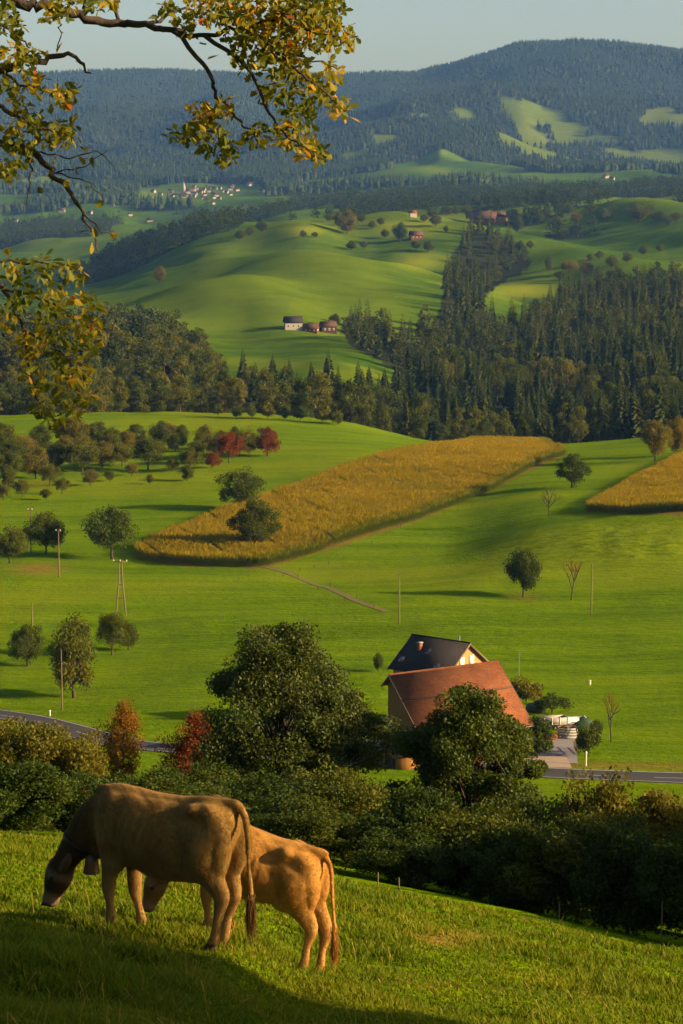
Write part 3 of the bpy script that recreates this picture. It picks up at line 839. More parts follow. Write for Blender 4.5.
# ------------------------------------------------------------------ poles and posts
def pole(px, base, hpx, label, double=False, arms=True, r0=.15, mat='polewood', y0=270):
    p = ground(px, base, y0, 800); d = p.y * CT - p.z * ST; h = hpx * d / FPX
    e = empty('utility_pole', p); tag(e, label, 'utility pole', 'wooden poles of the power line')
    g = G()
    if double:
        g.tube([[-.9, 0, -.3], [-.35, 0, h * .6], [-.22, 0, h]], [r0, r0 * .85, r0 * .7], 7); g.tube([[.9, 0, -.3], [.35, 0, h * .6], [.22, 0, h]], [r0, r0 * .85, r0 * .7], 7)
        g.box((0, 0, h * .55), (.9, .12, .16)); g.box((0, 0, h * .3), (1.35, .12, .16))
    else:
        g.tube([[0, 0, -.3], [.03, 0, h * .5], [0, 0, h]], [r0, r0 * .85, r0 * .65], 7)
    g.obj('shaft', MAT[mat], e, True)
    if arms:
        g = G(); w = 2.6 if double else 1.0
        g.box((0, -.12, h * .965), (w, .12, .14)); g.obj('crossarm', MAT[mat], e)
        for s in ((-.45, 0, .45) if double else (-.42, .42)):
            g = G(); g.tube([[s * w, -.12, h * .965 + .08], [s * w, -.12, h * .965 + .22], [s * w, -.12, h * .965 + .36]], [.05, .10, .06], 6)
            g.obj('insulator', MAT['white'], e)
    return e
pole(31, 554, 46, 'pole left of the dark bank tree, farthest of the left poles')
pole(59, 577, 48, 'pole right of the dark bank tree, standing in the brown bank')
pole(121, 615, 56, 'double legged pole with wide crossarm below the maize tip', True)
pole(32, 626, 24, 'short pole rising behind the small dark apple tree', arms=False)
pole(62, 710, 62, 'slim pole in front of the tall oval pear tree', arms=False, r0=.12)
pole(399, 624, 51, 'pole on the open meadow above the slate roofed house', arms=False)
pole(591, 615, 52, 'pole right of the lone conical tree and the half bare tree', arms=False)
def post(px, base, hpx, label, name='marker_post', mat='white', r0=.06, cap=True, group=None, y0=262):
    p = ground(px, base, y0, 800); d = p.y * CT - p.z * ST; h = hpx * d / FPX
    g = G(); g.tube([[0, 0, -.1], [0, 0, h * .8], [0, 0, h]], [r0, r0, r0 * .8], 6)
    if cap: g.tube([[0, 0, h * .86], [0, 0, h * .93], [0, 0, h]], [r0 * 1.5, r0 * 1.5, r0 * 1.2], 6)
    o = g.obj(name, MAT[mat], loc=p); tag(o, label, 'post', group)
post(519, 693, 42, 'tall thin grey mast beside the slate roofed house', 'mast', 'metal', .05)
post(586, 766, 15, 'white reflector post on the verge beside the forecourt', r0=.09)
post(590, 685, 5, 'white stub post alone on the meadow above the pollarded tree', r0=.14)
post(50, 716, 6, 'white reflector post on the far verge of the road on the left', r0=.10)
k = 0
for (px, rw) in [(283, 577), (298, 578), (318, 590), (330, 587), (345, 601), (357, 598), (374, 608), (383, 616)]:
    post(px, rw, 4.5, 'small pale fence post beside the narrow earth track', 'fence_post', 'polewood', .07, False, 'fence posts along the earth track')
for t in np.linspace(0, 1, 16):
    px = 300 + t * 215; rw = 571 - t * 84 + 5 * math.sin(t * 9)
    post(px, rw, 3.6, 'small pale fence post along the right rim of the large maize field', 'fence_post', 'polewood', .06, False, 'fence posts along the large maize field')

# ------------------------------------------------------------------ farm: barn, house, clutter
def local(origin, ax, ay, p):
    return origin + ax * p[0] + ay * p[1] + np.array([0, 0, 1.0]) * p[2]

def frame_obj(g, name, mat, parent):
    return g.obj(name, mat, parent)

def building(kind_name, label, cat, ridgeL, ridgeR, wf, hf, wb, hb, wallmat, roofmat, zbase, over=.6):
    """gabled house; ridge between two world points, front slope (wf,hf), back slope (wb,hb)"""
    L = np.array(ridgeL); Rr = np.array(ridgeR)
    ax = Rr - L; ax[2] = 0; Ln = np.linalg.norm(ax); ax /= Ln
    ay = np.array([ax[1], -ax[0], 0])            # towards the viewer's side
    zr = (L[2] + Rr[2]) / 2
    rz = math.atan2(ax[1], ax[0])
    e = empty(kind_name, (L[0], L[1], zbase), rz); tag(e, label, cat)
    H = zr - zbase
    # local frame: x along the ridge, y towards the back (since rz turns x only)
    fy, by = -wf, wb
    g = G()
    i0, i1 = over, Ln - over
    fi, bi = fy + over * .8, by - over * .8
    zf = H - hf * (wf - over * .8) / wf - .22; zb = H - hb * (wb - over * .8) / wb - .22
    pent = [(i0, fi, -.5), (i0, bi, -.5), (i0, bi, zb), (i0, 0, H - .24), (i0, fi, zf)]
    g.poly_prism(pent, (i1 - i0, 0, 0)); g.obj('wall', wallmat, e)
    g = G()
    g.slab([(0, fy, H - hf), (Ln, fy, H - hf), (Ln, 0, H), (0, 0, H)], .2)
    g.slab([(Ln, by, H - hb), (0, by, H - hb), (0, -.004, H + .002), (Ln, -.004, H + .002)], .2)
    roof = g.obj('roof', roofmat, e)
    g = G(); g.tube([[-.03, 0, H + .02], [Ln * .5, 0, H + .02], [Ln + .03, 0, H + .02]], [.13] * 3, 6); g.obj('ridge_cap', roofmat, roof)
    for xx in (.06, Ln - .06):     # barge boards
        g = G(); s = 1 if xx > 1 else -1
        g.slab([(xx + s * .10, fy - .02, H - hf - .03), (xx + s * .10, -.01, H - .02), (xx + s * .10, -.01, H - .30), (xx + s * .10, fy - .02, H - hf - .30)], .07 * s)
        g.slab([(xx + s * .10, by + .02, H - hb - .03), (xx + s * .10, .01, H - .02), (xx + s * .10, .01, H - .30), (xx + s * .10, by + .02, H - hb - .30)], .07 * s)
        g.obj('barge_board', MAT['polewood'], roof)
    return e, roof, Ln, H, i0, i1, fi, bi

def window(parent, x, y, z, w, h, face, shut=None, name='window'):
    """face: 'x+','x-','y-' : the wall it sits in"""
    def bx(g, c, s):
        if face[0] == 'x': g.box((x + (1 if face[1] == '+' else -1) * c[1], y + c[0], z + c[2]), (s[1], s[0], s[2]))
        else: g.box((x + c[0], y - c[1], z + c[2]), (s[0], s[1], s[2]))
    g = G()
    for c, s in (((-w / 2, .04, 0), (.1, .1, h)), ((w / 2, .04, 0), (.1, .1, h)), ((0, .04, h / 2), (w + .1, .1, .1)), ((0, .04, -h / 2), (w + .1, .1, .1)), ((0, .035, 0), (.06, .07, h))):
        bx(g, c, s)
    f = g.obj(name, MAT['white'], parent)
    g = G(); bx(g, (0, .012, 0), (w, .02, h)); g.obj('pane', MAT['glass'], f)
    if shut:
        for s in (-1, 1):
            g = G(); bx(g, (s * (w * .75 + .02), .035, 0), (w * .46, .05, h)); g.obj('shutter', MAT[shut], f)

ZG = T(12, 304) - .05
bL = at(389, 675, 298.0); bR = at(498.5, 661, 307.0)
barn, broof, Ln, H, i0, i1, fi, bi = building('barn', 'large barn with long rust red tiled roof beside the road', 'barn', bL, bR, 8.3, 7.2, 1.9, 1.7, MAT['orangewood'], MAT['tiles'], ZG, .7)
g = G(); g.tube([[-.1, -8.38, H - 7.3], [Ln / 2, -8.38, H - 7.3], [Ln + .1, -8.38, H - 7.3]], [.09] * 3, 6); g.obj('gutter', MAT['metal'], broof)
g = G()   # a row of darker tiles across the roof, where the slope flattens
g.slab([(-.02, -3.55, H - 3.08 + .06), (Ln + .02, -3.55, H - 3.08 + .06), (Ln + .02, -3.3, H - 2.86 + .07), (-.02, -3.3, H - 2.86 + .07)], .05); g.obj('tile_course', MAT['browntile'], broof)
g = G(); g.poly_prism([(i0 - .03, fi + .05, 2.9), (i0 - .03, fi + 7, 2.9), (i0 - .03, -.2, H - .6), (i0 - .03, -.4, H - .75)], (-.05, 0, 0)); g.obj('gable_boards', MAT['orangewood'], barn)
g = G(); g.box((i0 - .05, -1.2, 1.6), (.08, 3.2, 3.2)); dr = g.obj('door', MAT['darkwood'], barn)
g = G(); g.box((i0 - .12, -.2, 1.5), (.05, .08, .3)); g.obj('handle', MAT['metal'], dr)
window(barn, i0 - .04, -3.6, 4.6, .8, .8, 'x-'); window(barn, i0 - .04, .6, 5.4, .8, .8, 'x-')
for xx in (3.2, 7.5, 11.5): window(barn, xx, fi, 1.7, 1.0, .9, 'y-')
# dormer-like hip of the annex and the annex itself
g = G(); g.box((-1.2, -5.2, 1.3), (3.6, 4.6, 3.6)); g.obj('annex_wall', MAT['orangewood'], barn)
g = G(); g.slab([(-3.4, -8.0, 2.9), (.9, -8.0, 2.9), (.9, -2.6, 4.6), (-3.4, -2.6, 4.6)], .16); g.obj('annex_roof', MAT['slate'], barn)
g = G(); g.box((-3.05, -5.2, 1.1), (.06, 2.4, 2.4)); g.obj('annex_door', MAT['darkwood'], barn)
# a cross gable over the barn's gate
g = G()
g.slab([(3.0, -8.6, 2.6), (5.0, -8.6, 4.4), (5.0, -4.0, 4.4), (3.0, -4.0, 2.6)][::-1], .14); g.slab([(7.0, -8.6, 2.6), (5.0, -8.6, 4.402), (5.0, -4.0, 4.402), (7.0, -4.0, 2.6)], .14)
g.obj('porch_roof', MAT['tiles'], barn)
g = G(); g.box((5.0, -7.4, 1.1), (3.2, 1.2, 3.0)); g.obj('porch_wall', MAT['brownwood'], barn)

hL = at(412, 634.5, 324.0); hR = at(470, 643, 317.5)
house, hroof, Ln, H, i0, i1, fi, bi = building('farmhouse', 'ochre farmhouse with black slate roof standing behind the barn', 'house', hL, hR, 5.6, 4.0, 5.6, 4.0, MAT['ochre'], MAT['slate'], T(14, 320) - .05, .6)
for yy in (-1.15, 1.15): window(house, i1, yy, H - 2.7, .95, 1.35, 'x+', None)
for yy in (-3, 0, 3): window(house, i1, yy, H - 5.6, 1.0, 1.3, 'x+', 'white')
for xx in (2, 5, 8): window(house, xx, fi, H - 5.4, 1.0, 1.3, 'y-', 'brownwood')
for yy in (-1.15, 1.15):        # closed white shutters of the two upper windows
    g = G(); g.box((i1 + .115, yy, H - 2.7), (.05, .98, 1.4)); g.obj('shutter', MAT['white'], house)
g = G(); g.box((2.9, -2.0, H - 1.35), (.6, .6, 1.6)); ch = g.obj('chimney', MAT['brick'], hroof)
g = G(); g.box((2.9, -2.0, H - .52), (.76, .76, .12)); g.obj('chimney_cap', MAT['grey'], ch)
g = G(); g.tube([[8.0, .5, H - .8], [8.0, .5, H + .4], [8.0, .5, H + .7]], [.13, .13, .16], 8); g.obj('flue_pipe', MAT['metal'], hroof)
for xx, yy in ((4.6, -2.2), (1.2, -4.0), (7.6, -4.2)):
    g = G(); z0 = H - 4.0 / 5.6 * (-yy); sl = 4.0 / 5.6
    g.slab([(xx - .35, yy - .4, z0 - .4 * sl + .05), (xx + .35, yy - .4, z0 - .4 * sl + .05), (xx + .35, yy + .4, z0 + .4 * sl + .05), (xx - .35, yy + .4, z0 + .4 * sl + .05)], .06)
    g.obj('skylight', MAT['glass'], hroof)
g = G(); g.box((5.2, fi - .6, H - 6.6), (9, 1.2, .15)); bal = g.obj('balcony', MAT['brownwood'], house)
g = G(); g.box((5.2, fi - 1.17, H - 6.1), (9, .06, .9)); g.obj('railing', MAT['brownwood'], bal)

# clutter beside the drive
def gp(px, rw): return ground(px, rw, 262, 420)
p = gp(554, 729); e = empty('farm_trailer', p, R(14)); tag(e, 'grey box trailer with boarded sides at the head of the drive', 'trailer')
g = G()
g.box((0, 0, .85), (3.6, 1.8, .12))
for s in (-1, 1): g.box((0, s * .88, 1.35), (3.6, .06, .9))
for s in (-1, 1): g.box((s * 1.78, 0, 1.35), (.06, 1.7, .9))
g.obj('bed', MAT['grey'], e)
for s in (-1, 1):
    for q in (-1, 1):
        g = G(); g.tube([[s * 1.0, q * .72, .4], [s * 1.0, q * .86, .4], [s * 1.0, q * 1.0, .4]], [.38, .40, .38], 14); g.obj('wheel', MAT['rubber'], e)
g = G(); g.tube([[1.8, .3, .75], [3.0, 0, .6]], [.05, .05], 6); g.tube([[1.8, -.3, .75], [3.0, 0, .6]], [.05, .05], 6); g.obj('drawbar', MAT['metal'], e)
for k in range(4):
    g = G(); g.tube([[-1.75 + 1.16 * k, -.93, .8], [-1.75 + 1.16 * k, -.93, 1.9]], [.05, .05], 4); g.obj('stake', MAT['white'], e)
p = gp(568, 727); e = empty('covered_stack', p, R(14)); tag(e, 'long low white covered stack behind the log crate', 'covered stack')
g = G()
for k in range(6): g.box((-2.2 + .88 * k, 0, .12), (.14, 1.5, .24))
g.box((0, 0, .75), (4.9, 1.3, .98)); g.obj('timber', MAT['grey'], e)
n = 22; xs = np.linspace(-2.6, 2.6, n); ysx = np.array([-.86, -.82, -.7, -.3, 0, .3, .7, .82, .86]); zb = np.array([.85, 1.05, 1.30, 1.40, 1.44, 1.40, 1.30, 1.05, .85])
g = G(); Xg = np.repeat(xs[:, None], 9, 1); Yg = np.repeat(ysx[None], n, 0); Zg = np.repeat(zb[None], n, 0) + rng.normal(size=(n, 9)) * .035
i = np.arange(n - 1)[:, None] * 9; j = np.arange(8)[None]
g.add(np.stack([Xg, Yg, Zg], -1).reshape(-1, 3), np.stack([i + j, i + 9 + j, i + 9 + j + 1, i + j + 1], -1).reshape(-1, 4))
g.obj('cover', MAT['white'], e, True)
p = gp(567, 738); e = empty('wooden_crate', p, R(8)); tag(e, 'grey slatted wooden crate full of logs on the paved drive', 'crate')
g = G()
for z in (.25, .65, 1.05, 1.4):
    for s in (-1, 1): g.box((0, s * .82, z), (2.6, .05, .28)); g.box((s * 1.28, 0, z), (.05, 1.6, .28))
for sx in (-1, 1):
    for sy in (-1, 1): g.box((sx * 1.24, sy * .76, .8), (.1, .1, 1.6))
g.obj('slats', MAT['grey'], e)
g = G()
for k in range(22):
    x = rng.uniform(-1.05, 1.05); y = rng.uniform(-.6, .6); z = rng.uniform(.9, 1.6)
    a = rng.normal() * .3; g.tube([[x - .3, y - a * .2, z], [x + .3, y + a * .2, z + .05]], [.12, .11], 7)
g.obj('logs', MAT['polewood'], e)
p = gp(550, 740); g = G()
for k in range(6): g.slab([(-.9, -.6 + .01 * k, .10 + .13 * k), (.9, -.6, .10 + .13 * k), (.9, .6, .10 + .13 * k), (-.9, .6 + .01 * k, .10 + .13 * k)], .1)
o = g.obj('tile_stack', MAT['tiles'], loc=p); o.rotation_euler.z = .3; tag(o, 'low stack of red roof tiles at the left of the drive', 'tile stack')
p = gp(583, 727); g = G()
n = 9; xs = np.linspace(-1.6, 1.6, n)
Xg, Yg = np.meshgrid(xs, xs * .6, indexing='ij'); Zg = 1.5 * (1 - (np.abs(Xg) / 1.6) ** 3) * (1 - (np.abs(Yg) / .96) ** 3) + .12 * rng.normal(size=Xg.shape) * (np.abs(Xg) < 1.4)
i = np.arange(n - 1)[:, None] * n; j = np.arange(n - 1)[None]
g.add(np.stack([Xg, Yg, Zg], -1).reshape(-1, 3), np.stack([i + j, i + n + j, i + n + j + 1, i + j + 1], -1).reshape(-1, 4))
o = g.obj('covered_pile', MAT['green'], loc=p, smooth=True); tag(o, 'pile under a dark green tarpaulin right of the caravan', 'covered pile')
p = gp(536, 711); g = G(); g.tube([[0, 0, 0], [0, 0, .9], [0, 0, 1.0]], [1.5, 1.5, 1.4], 20)
o = g.obj('water_tank', MAT['green'], loc=p); tag(o, 'round green water tank half hidden behind the barn corner', 'water tank')
p = gp(577, 752)
e = empty('picket_fence', p, R(96)); tag(e, 'short pale picket fence along the right side of the drive', 'fence')
for k in range(9):
    g = G(); g.box((-2 + k * .5, 0, .55), (.12, .05, 1.1)); g.obj('picket', MAT['polewood'], e)
for z in (.35, .85):
    g = G(); g.box((0, .05, z), (4.3, .05, .1)); g.obj('rail', MAT['polewood'], e)

# ------------------------------------------------------------------ hedges and shrubs round the farm
SHRUB = [broadleaf('shrub%d' % k, 5.2, 3.0, 58, 380, .175, MAT['hedge'], 500 + k, .0, .80, .34, .012) for k in range(4)]
FARMSH = [broadleaf('farmshrub%d' % k, 3, 2.0, 24, 90, .26, MAT['fruit'], 520 + k, .04, .6, .2, .02) for k in range(3)]
HED = broadleaf('clipped_hedge', 5.2, 1.9, 60, 110, .24, MAT['darkleaf'], 531, .02, .55, .08, .02)
GF = 'bushes round the farm'
tree_at(537, 759, 36, 46, 'tall dense green hedge bush between barn roof and drive', GF, MAT['darkleaf'], HED, 'hedge_bush', 'bush')
tree_at(519, 762, 34, 40, 'lower green bush tucked under the barn eave', GF, MAT['darkleaf'], HED, 'hedge_bush', 'bush')
tree_at(589, 757, 34, 36, 'round green bush right of the drive and its picket fence', GF, MAT['fruit'], FARMSH[0], 'bush', 'bush')
tree_at(596, 737, 18, 20, 'darker small bush at the right end of the farm clutter', GF, MAT['darkleaf'], FARMSH[1], 'bush', 'bush')
tree_at(526, 704, 38, 30, 'yellowish olive bush behind the right end of the barn', GF, MAT['olive'], FARMSH[2], 'bush', 'bush')
tree_at(552, 714, 42, 22, 'dark green spreading bush behind the farm trailer', GF, MAT['darkleaf'], FARMSH[0], 'bush', 'bush')
tree_at(378, 672, 14, 22, 'small dark bush at the left corner of the farmhouse', GF, MAT['darkleaf'], FARMSH[1], 'bush', 'bush')

# ------------------------------------------------------------------ near row of trees and bushes below the pasture
def near_at(px, top, wpx, base, Y, proto, label, name, cat, group, mat, sq=1.0):
    """stands on the slope at depth Y, crown top seen at row top"""
    x = (px - 341.5) / (CT * FPX) * Y
    z = T(x, Y); d = Y * CT - z * ST
    x = (px - 341.5) * d / FPX; z = T(x, Y)
    q = at(px, top, Y)
    h = q[2] - z
    w = wpx * d / FPX
    return plant(proto, name, (x, Y, z), w / (2 * proto['r']), h / proto['h'], label, cat, group, mat)
BIG1 = broadleaf('ashtree', 11, 4.6, 150, 620, .15, MAT['bigtree'], 615, .03, .80, .22, .022, .9, .22)
BIG2 = broadleaf('walnuttree', 9.5, 4.0, 125, 640, .16, MAT['walnut'], 619, .04, .76, .20, .022, .75, .18)
AUT = broadleaf('autumntree', 7, 2.4, 50, 240, .15, MAT['orangeleaf'], 624, .22, .75, .25, .02, .85, .12)
GN = 'trees and bushes in the row below the pasture'
near_at(284, 612, 200, 0, 104, BIG1, 'biggest leafy tree of the row, left of the barn', 'broadleaf_tree', 'tree', GN, MAT['bigtree'])
near_at(469, 676, 172, 0, 102, BIG2, 'rounded leafy tree right in front of the barn', 'broadleaf_tree', 'tree', GN, MAT['walnut'])
near_at(124, 700, 60, 0, 118, AUT, 'slender tree with orange foliage in front of the left road', 'autumn_tree', 'tree', GN, MAT['orangeleaf'])
near_at(196, 712, 74, 0, 116, AUT, 'round crown of dark red foliage left of the biggest tree', 'autumn_tree', 'tree', GN, MAT['redleaf'])
sh = [
    (-14, 716, 90, 96, 'olive'), (34, 728, 96, 92, 'olive'), (78, 746, 70, 94, 'olive'), (20, 770, 100, 82, 'hedge'), (92, 778, 90, 84, 'hedge'),
    (150, 760, 84, 96, 'hedge'), (212, 752, 90, 98, 'hedge'), (170, 790, 96, 84, 'hedge'), (250, 786, 110, 86, 'hedge'), (330, 784, 100, 88, 'hedge'), (382, 772, 80, 96, 'hedge'),
    (420, 800, 110, 84, 'hedge'), (480, 808, 110, 82, 'hedge'), (540, 776, 100, 92, 'walnut'), (596, 782, 90, 90, 'olive'), (648, 796, 90, 86, 'olive'), (690, 790, 90, 88, 'olive'),
    (560, 826, 110, 78, 'hedge'), (628, 834, 110, 76, 'hedge'), (692, 842, 110, 74, 'hedge'), (400, 838, 90, 80, 'hedge'), (520, 842, 100, 79, 'hedge'), (750, 800, 110, 86, 'hedge'), (760, 850, 110, 74, 'hedge'),
    (-70, 730, 110, 90, 'hedge'), (300, 815, 90, 82, 'hedge')]
shl = {0: 'olive bush at the left picture edge below the road', 1: 'yellowish olive bush below the left stretch of road', 2: 'olive bush with thin crown left of the slender orange tree',
       3: 'low dark bush at the far left, above the grazing head', 4: 'dark bush right behind the front cow\'s shoulder', 5: 'dark bush under the slender orange tree', 6: 'dark bush under the dark red crown',
       7: 'dark bush behind the front cow\'s back', 8: 'dark bush below the left half of the biggest tree', 9: 'dark bush below the right half of the biggest tree', 10: 'dark bush between the biggest tree and the rounded tree',
       11: 'dark bush below the left half of the rounded tree', 12: 'dark bush below the right half of the rounded tree', 13: 'green bush right of the rounded tree, below the forecourt', 14: 'olive bush below the road, right of the green bush',
       15: 'yellowish bush low at the right edge below the road', 16: 'yellow olive bush cut by the right picture edge', 17: 'low dark bush in front of the green bush by the rounded tree', 18: 'low dark bush in front of the olive bushes on the right',
       19: 'low dark bush at the right picture edge beside the pasture rim', 20: 'low dark bush nearest the rear cow\'s tail', 21: 'low dark bush midway along the shaded rim', 25: 'low dark bush between the two cows and the biggest tree'}
for k, (px, top, w, Y, m) in enumerate(sh):
    near_at(px, top - (14 if k not in (5, 6, 10, 13) else -10), w * 1.3, 0, Y, SHRUB[k % 4], shl.get(k, 'dark bush of the row just outside the picture'), 'bush', 'bush', GN, MAT[m])
for (x, y, top) in [(38, 60, -9.8), (43, 68, -9.0), (44, 54, -9.0)]:  # trees added out of view, heights set to shade the lower bushes
    zt = T(x, y); k_ = (top - zt) / 11.0
    plant(BIG1, 'broadleaf_tree', (x, y, zt), k_ * .95, k_, 'unseen tall leafy tree added beyond the right picture edge to shade the row', 'tree', GN + ', tall ones added beyond the edge for shade')
# trees that stand outside the picture on the right and shade the row
for (x, y, s) in [(26, 66, 1.15), (32, 78, 1.3), (40, 70, 1.4), (36, 92, 1.3), (50, 84, 1.5)]:
    plant(BIG2 if int(x) % 4 else BIG1, 'broadleaf_tree', (x, y, T(x, y)), s, s, 'leafy tree of the row just beyond the right picture edge', 'tree', GN + ', beyond the edge')
TALL = broadleaf('talltree', 16, 5.4, 120, 330, .30, MAT['bigtree'], 641, .36, 1.3, .2, .02, .8)
plant(TALL, 'broadleaf_tree', (23, 8.5, T(23, 8.5)), 1.0, 1.0, 'tall leafy tree on the pasture beyond the right picture edge', 'tree')

# ------------------------------------------------------------------ forest on the slopes of the ravine
def scatter(y0, y1, pxlo, pxhi, spacing, seed):
    r_ = np.random.default_rng(seed)
    X = []; Yv = []
    y = y0
    while y < y1:
        sp = spacing(y) if callable(spacing) else spacing
        xs = np.arange((pxlo - 341.5) / FPX * y, (pxhi - 341.5) / FPX * y, sp)
        X.append(xs + r_.uniform(-.48, .48, len(xs)) * sp); Yv.append(y + r_.uniform(-.48, .48, len(xs)) * sp)
        y += sp
    X = np.concatenate(X); Yv = np.concatenate(Yv)
    return X, Yv, terrain(X, Yv)
X, Yv, Z = scatter(812, 2350, -110, 800, lambda y: 13.0 + (y - 812) * .006, 77)
k = forest_mask(X, Yv, Z) & ((inpoly(*project(X, Yv, Z), F_RIGHT)) | (inpoly(*project(X, Yv, Z), F_LEFT)) | (Yv < 985))
X, Yv, Z = X[k], Yv[k], Z[k]
o_ = np.argsort(Yv); X, Yv, Z = X[o_], Yv[o_], Z[o_]
PX, ROW = project(X, Yv, Z)
# beeches and ashes on the left and along the meadow rims, spruces in the middle and right
nz = fbm(X / 60, Yv / 80, 123, 2)
conif = np.where(PX < 235, nz > .95, np.where(PX < 345, nz > .35, np.where((PX > 345) & (PX < 440) & (ROW < 372), nz > .45, nz > -.12)))
hh = np.where(conif, 17 + 10 * rng.random(len(X)), 15 + 8 * rng.random(len(X)))
belt = (PX > 214) & (PX < 432) & (Yv < 1010)
conif = np.where(belt, nz > .42, conif)
hh = np.where(belt, np.where(conif, hh * .85, hh * .86), hh)
rim = (Yv < 850) & ~belt; hh = np.where(rim & ~conif, hh * .72, hh)
hh = np.where((PX < 240) & (Yv > 1000), hh * 1.2, hh)
low = np.full(1100, 9999.0)
vis = []
for i in range(len(X)):
    d = Yv[i] * CT - Z[i] * ST
    top = ROW[i] - hh[i] * FPX / d; hw = max(2, int((3.2 if conif[i] else 5.4) * FPX / d))
    a = int(PX[i]) + 200 - hw; b = int(PX[i]) + 200 + hw
    seg = low[max(a, 0):b]
    if len(seg) == 0 or np.mean(seg) <= top + 7: continue
    vis.append(i)
    q = max(1, hw // 2); low[max(0, int(PX[i]) + 200 - q):int(PX[i]) + 200 + q] = np.minimum(low[max(0, int(PX[i]) + 200 - q):int(PX[i]) + 200 + q], top + 7)
def proto_arrays(me):
    V = np.zeros(len(me.vertices) * 3); me.vertices.foreach_get('co', V)
    F = np.zeros(len(me.loops), np.int32); me.loops.foreach_get('vertex_index', F)
    t = np.zeros(len(me.polygons)); me.attributes['tint'].data.foreach_get('value', t)
    return V.reshape(-1, 3), F.reshape(-1, 4), t
LITE = {1: [spruce('litespruce%d' % k, 27, 5.0, 340 + k, 22, 8) for k in range(3)], 0: [broadleaf('litewood%d' % k, 22, 6.2, 26, 34, 1.3, MAT['farwood'], 360 + k, .08, 2.2, .2, .018, .85) for k in range(3)]}
LITE = {c: [proto_arrays(p_['crown']) for p_ in L] for c, L in LITE.items()}
def simple_tree(g, x, y, z, h, con, r_):
    """a coarser tree for one far mass of woodland"""
    V, F, t = LITE[con][r_.integers(0, 3)]; s = h / (27 if con else 22); a = r_.uniform(0, 6.28)
    ca, sa = math.cos(a) * s, math.sin(a) * s; w = r_.uniform(.85, 1.2)
    W = np.stack([(V[:, 0] * ca - V[:, 1] * sa) * w + x, (V[:, 0] * sa + V[:, 1] * ca) * w + y, V[:, 2] * s + z], 1)
    g.add(W, F, np.clip(t * .5 + r_.uniform(0, .5), 0, 1))
cnt = [0, 0]
gs = G(); r_ = np.random.default_rng(9)
for i in vis:
    c = int(conif[i]); cnt[c] += 1
    if cnt[c] > 290:
        simple_tree(gs, X[i], Yv[i], Z[i], hh[i], c, r_); continue
    reg = 'on the left of the meadow hill' if PX[i] < 235 else ('along the near edge of the meadow hill' if (PX[i] < 425 and ROW[i] > 385) else 'on the right slope of the ravine')
    if c:
        pr = SPR[rng.integers(0, 4)]; s = hh[i] / pr['h']
        plant(pr, 'spruce_tree', (X[i], Yv[i], Z[i]), s * rng.uniform(.9, 1.15), s, 'dark spruce in the wood ' + reg, 'tree', 'spruces in the wood ' + reg)
    else:
        pr = WOOD[rng.integers(0, 5)]; s = hh[i] / pr['h']
        plant(pr, 'broadleaf_tree', (X[i], Yv[i], Z[i]), s * rng.uniform(.85, 1.15), s, 'green broadleaf tree in the wood ' + reg, 'tree', 'broadleaf trees in the wood ' + reg)
if gs.n:
    o = gs.obj('upper_forest', MAT['farwood']); tag(o, 'upper part of the dark wood climbing to the hilltop farms', 'forest', kind='stuff')
print('forest trees visible', len(vis), cnt)

# low bushes along the forest edge
for k, (px, rw, w, h) in enumerate([(218, 419, 14, 14), (236, 420, 16, 12), (252, 421, 14, 16), (268, 421, 18, 14), (284, 422, 14, 17), (300, 423, 18, 18), (322, 425, 16, 14), (338, 427, 18, 16), (420, 438, 16, 12), (500, 444, 22, 10), (95, 414, 16, 14), (120, 414, 18, 12), (160, 414, 16, 13)]):
    tree_at(px, rw - 2, w, h, 'low bush at the foot of the wood along the meadow edge', 'low bushes at the foot of the wood', MAT['wood_leaf'], FARMSH[k % 3], 'bush', 'bush', 690, 812)

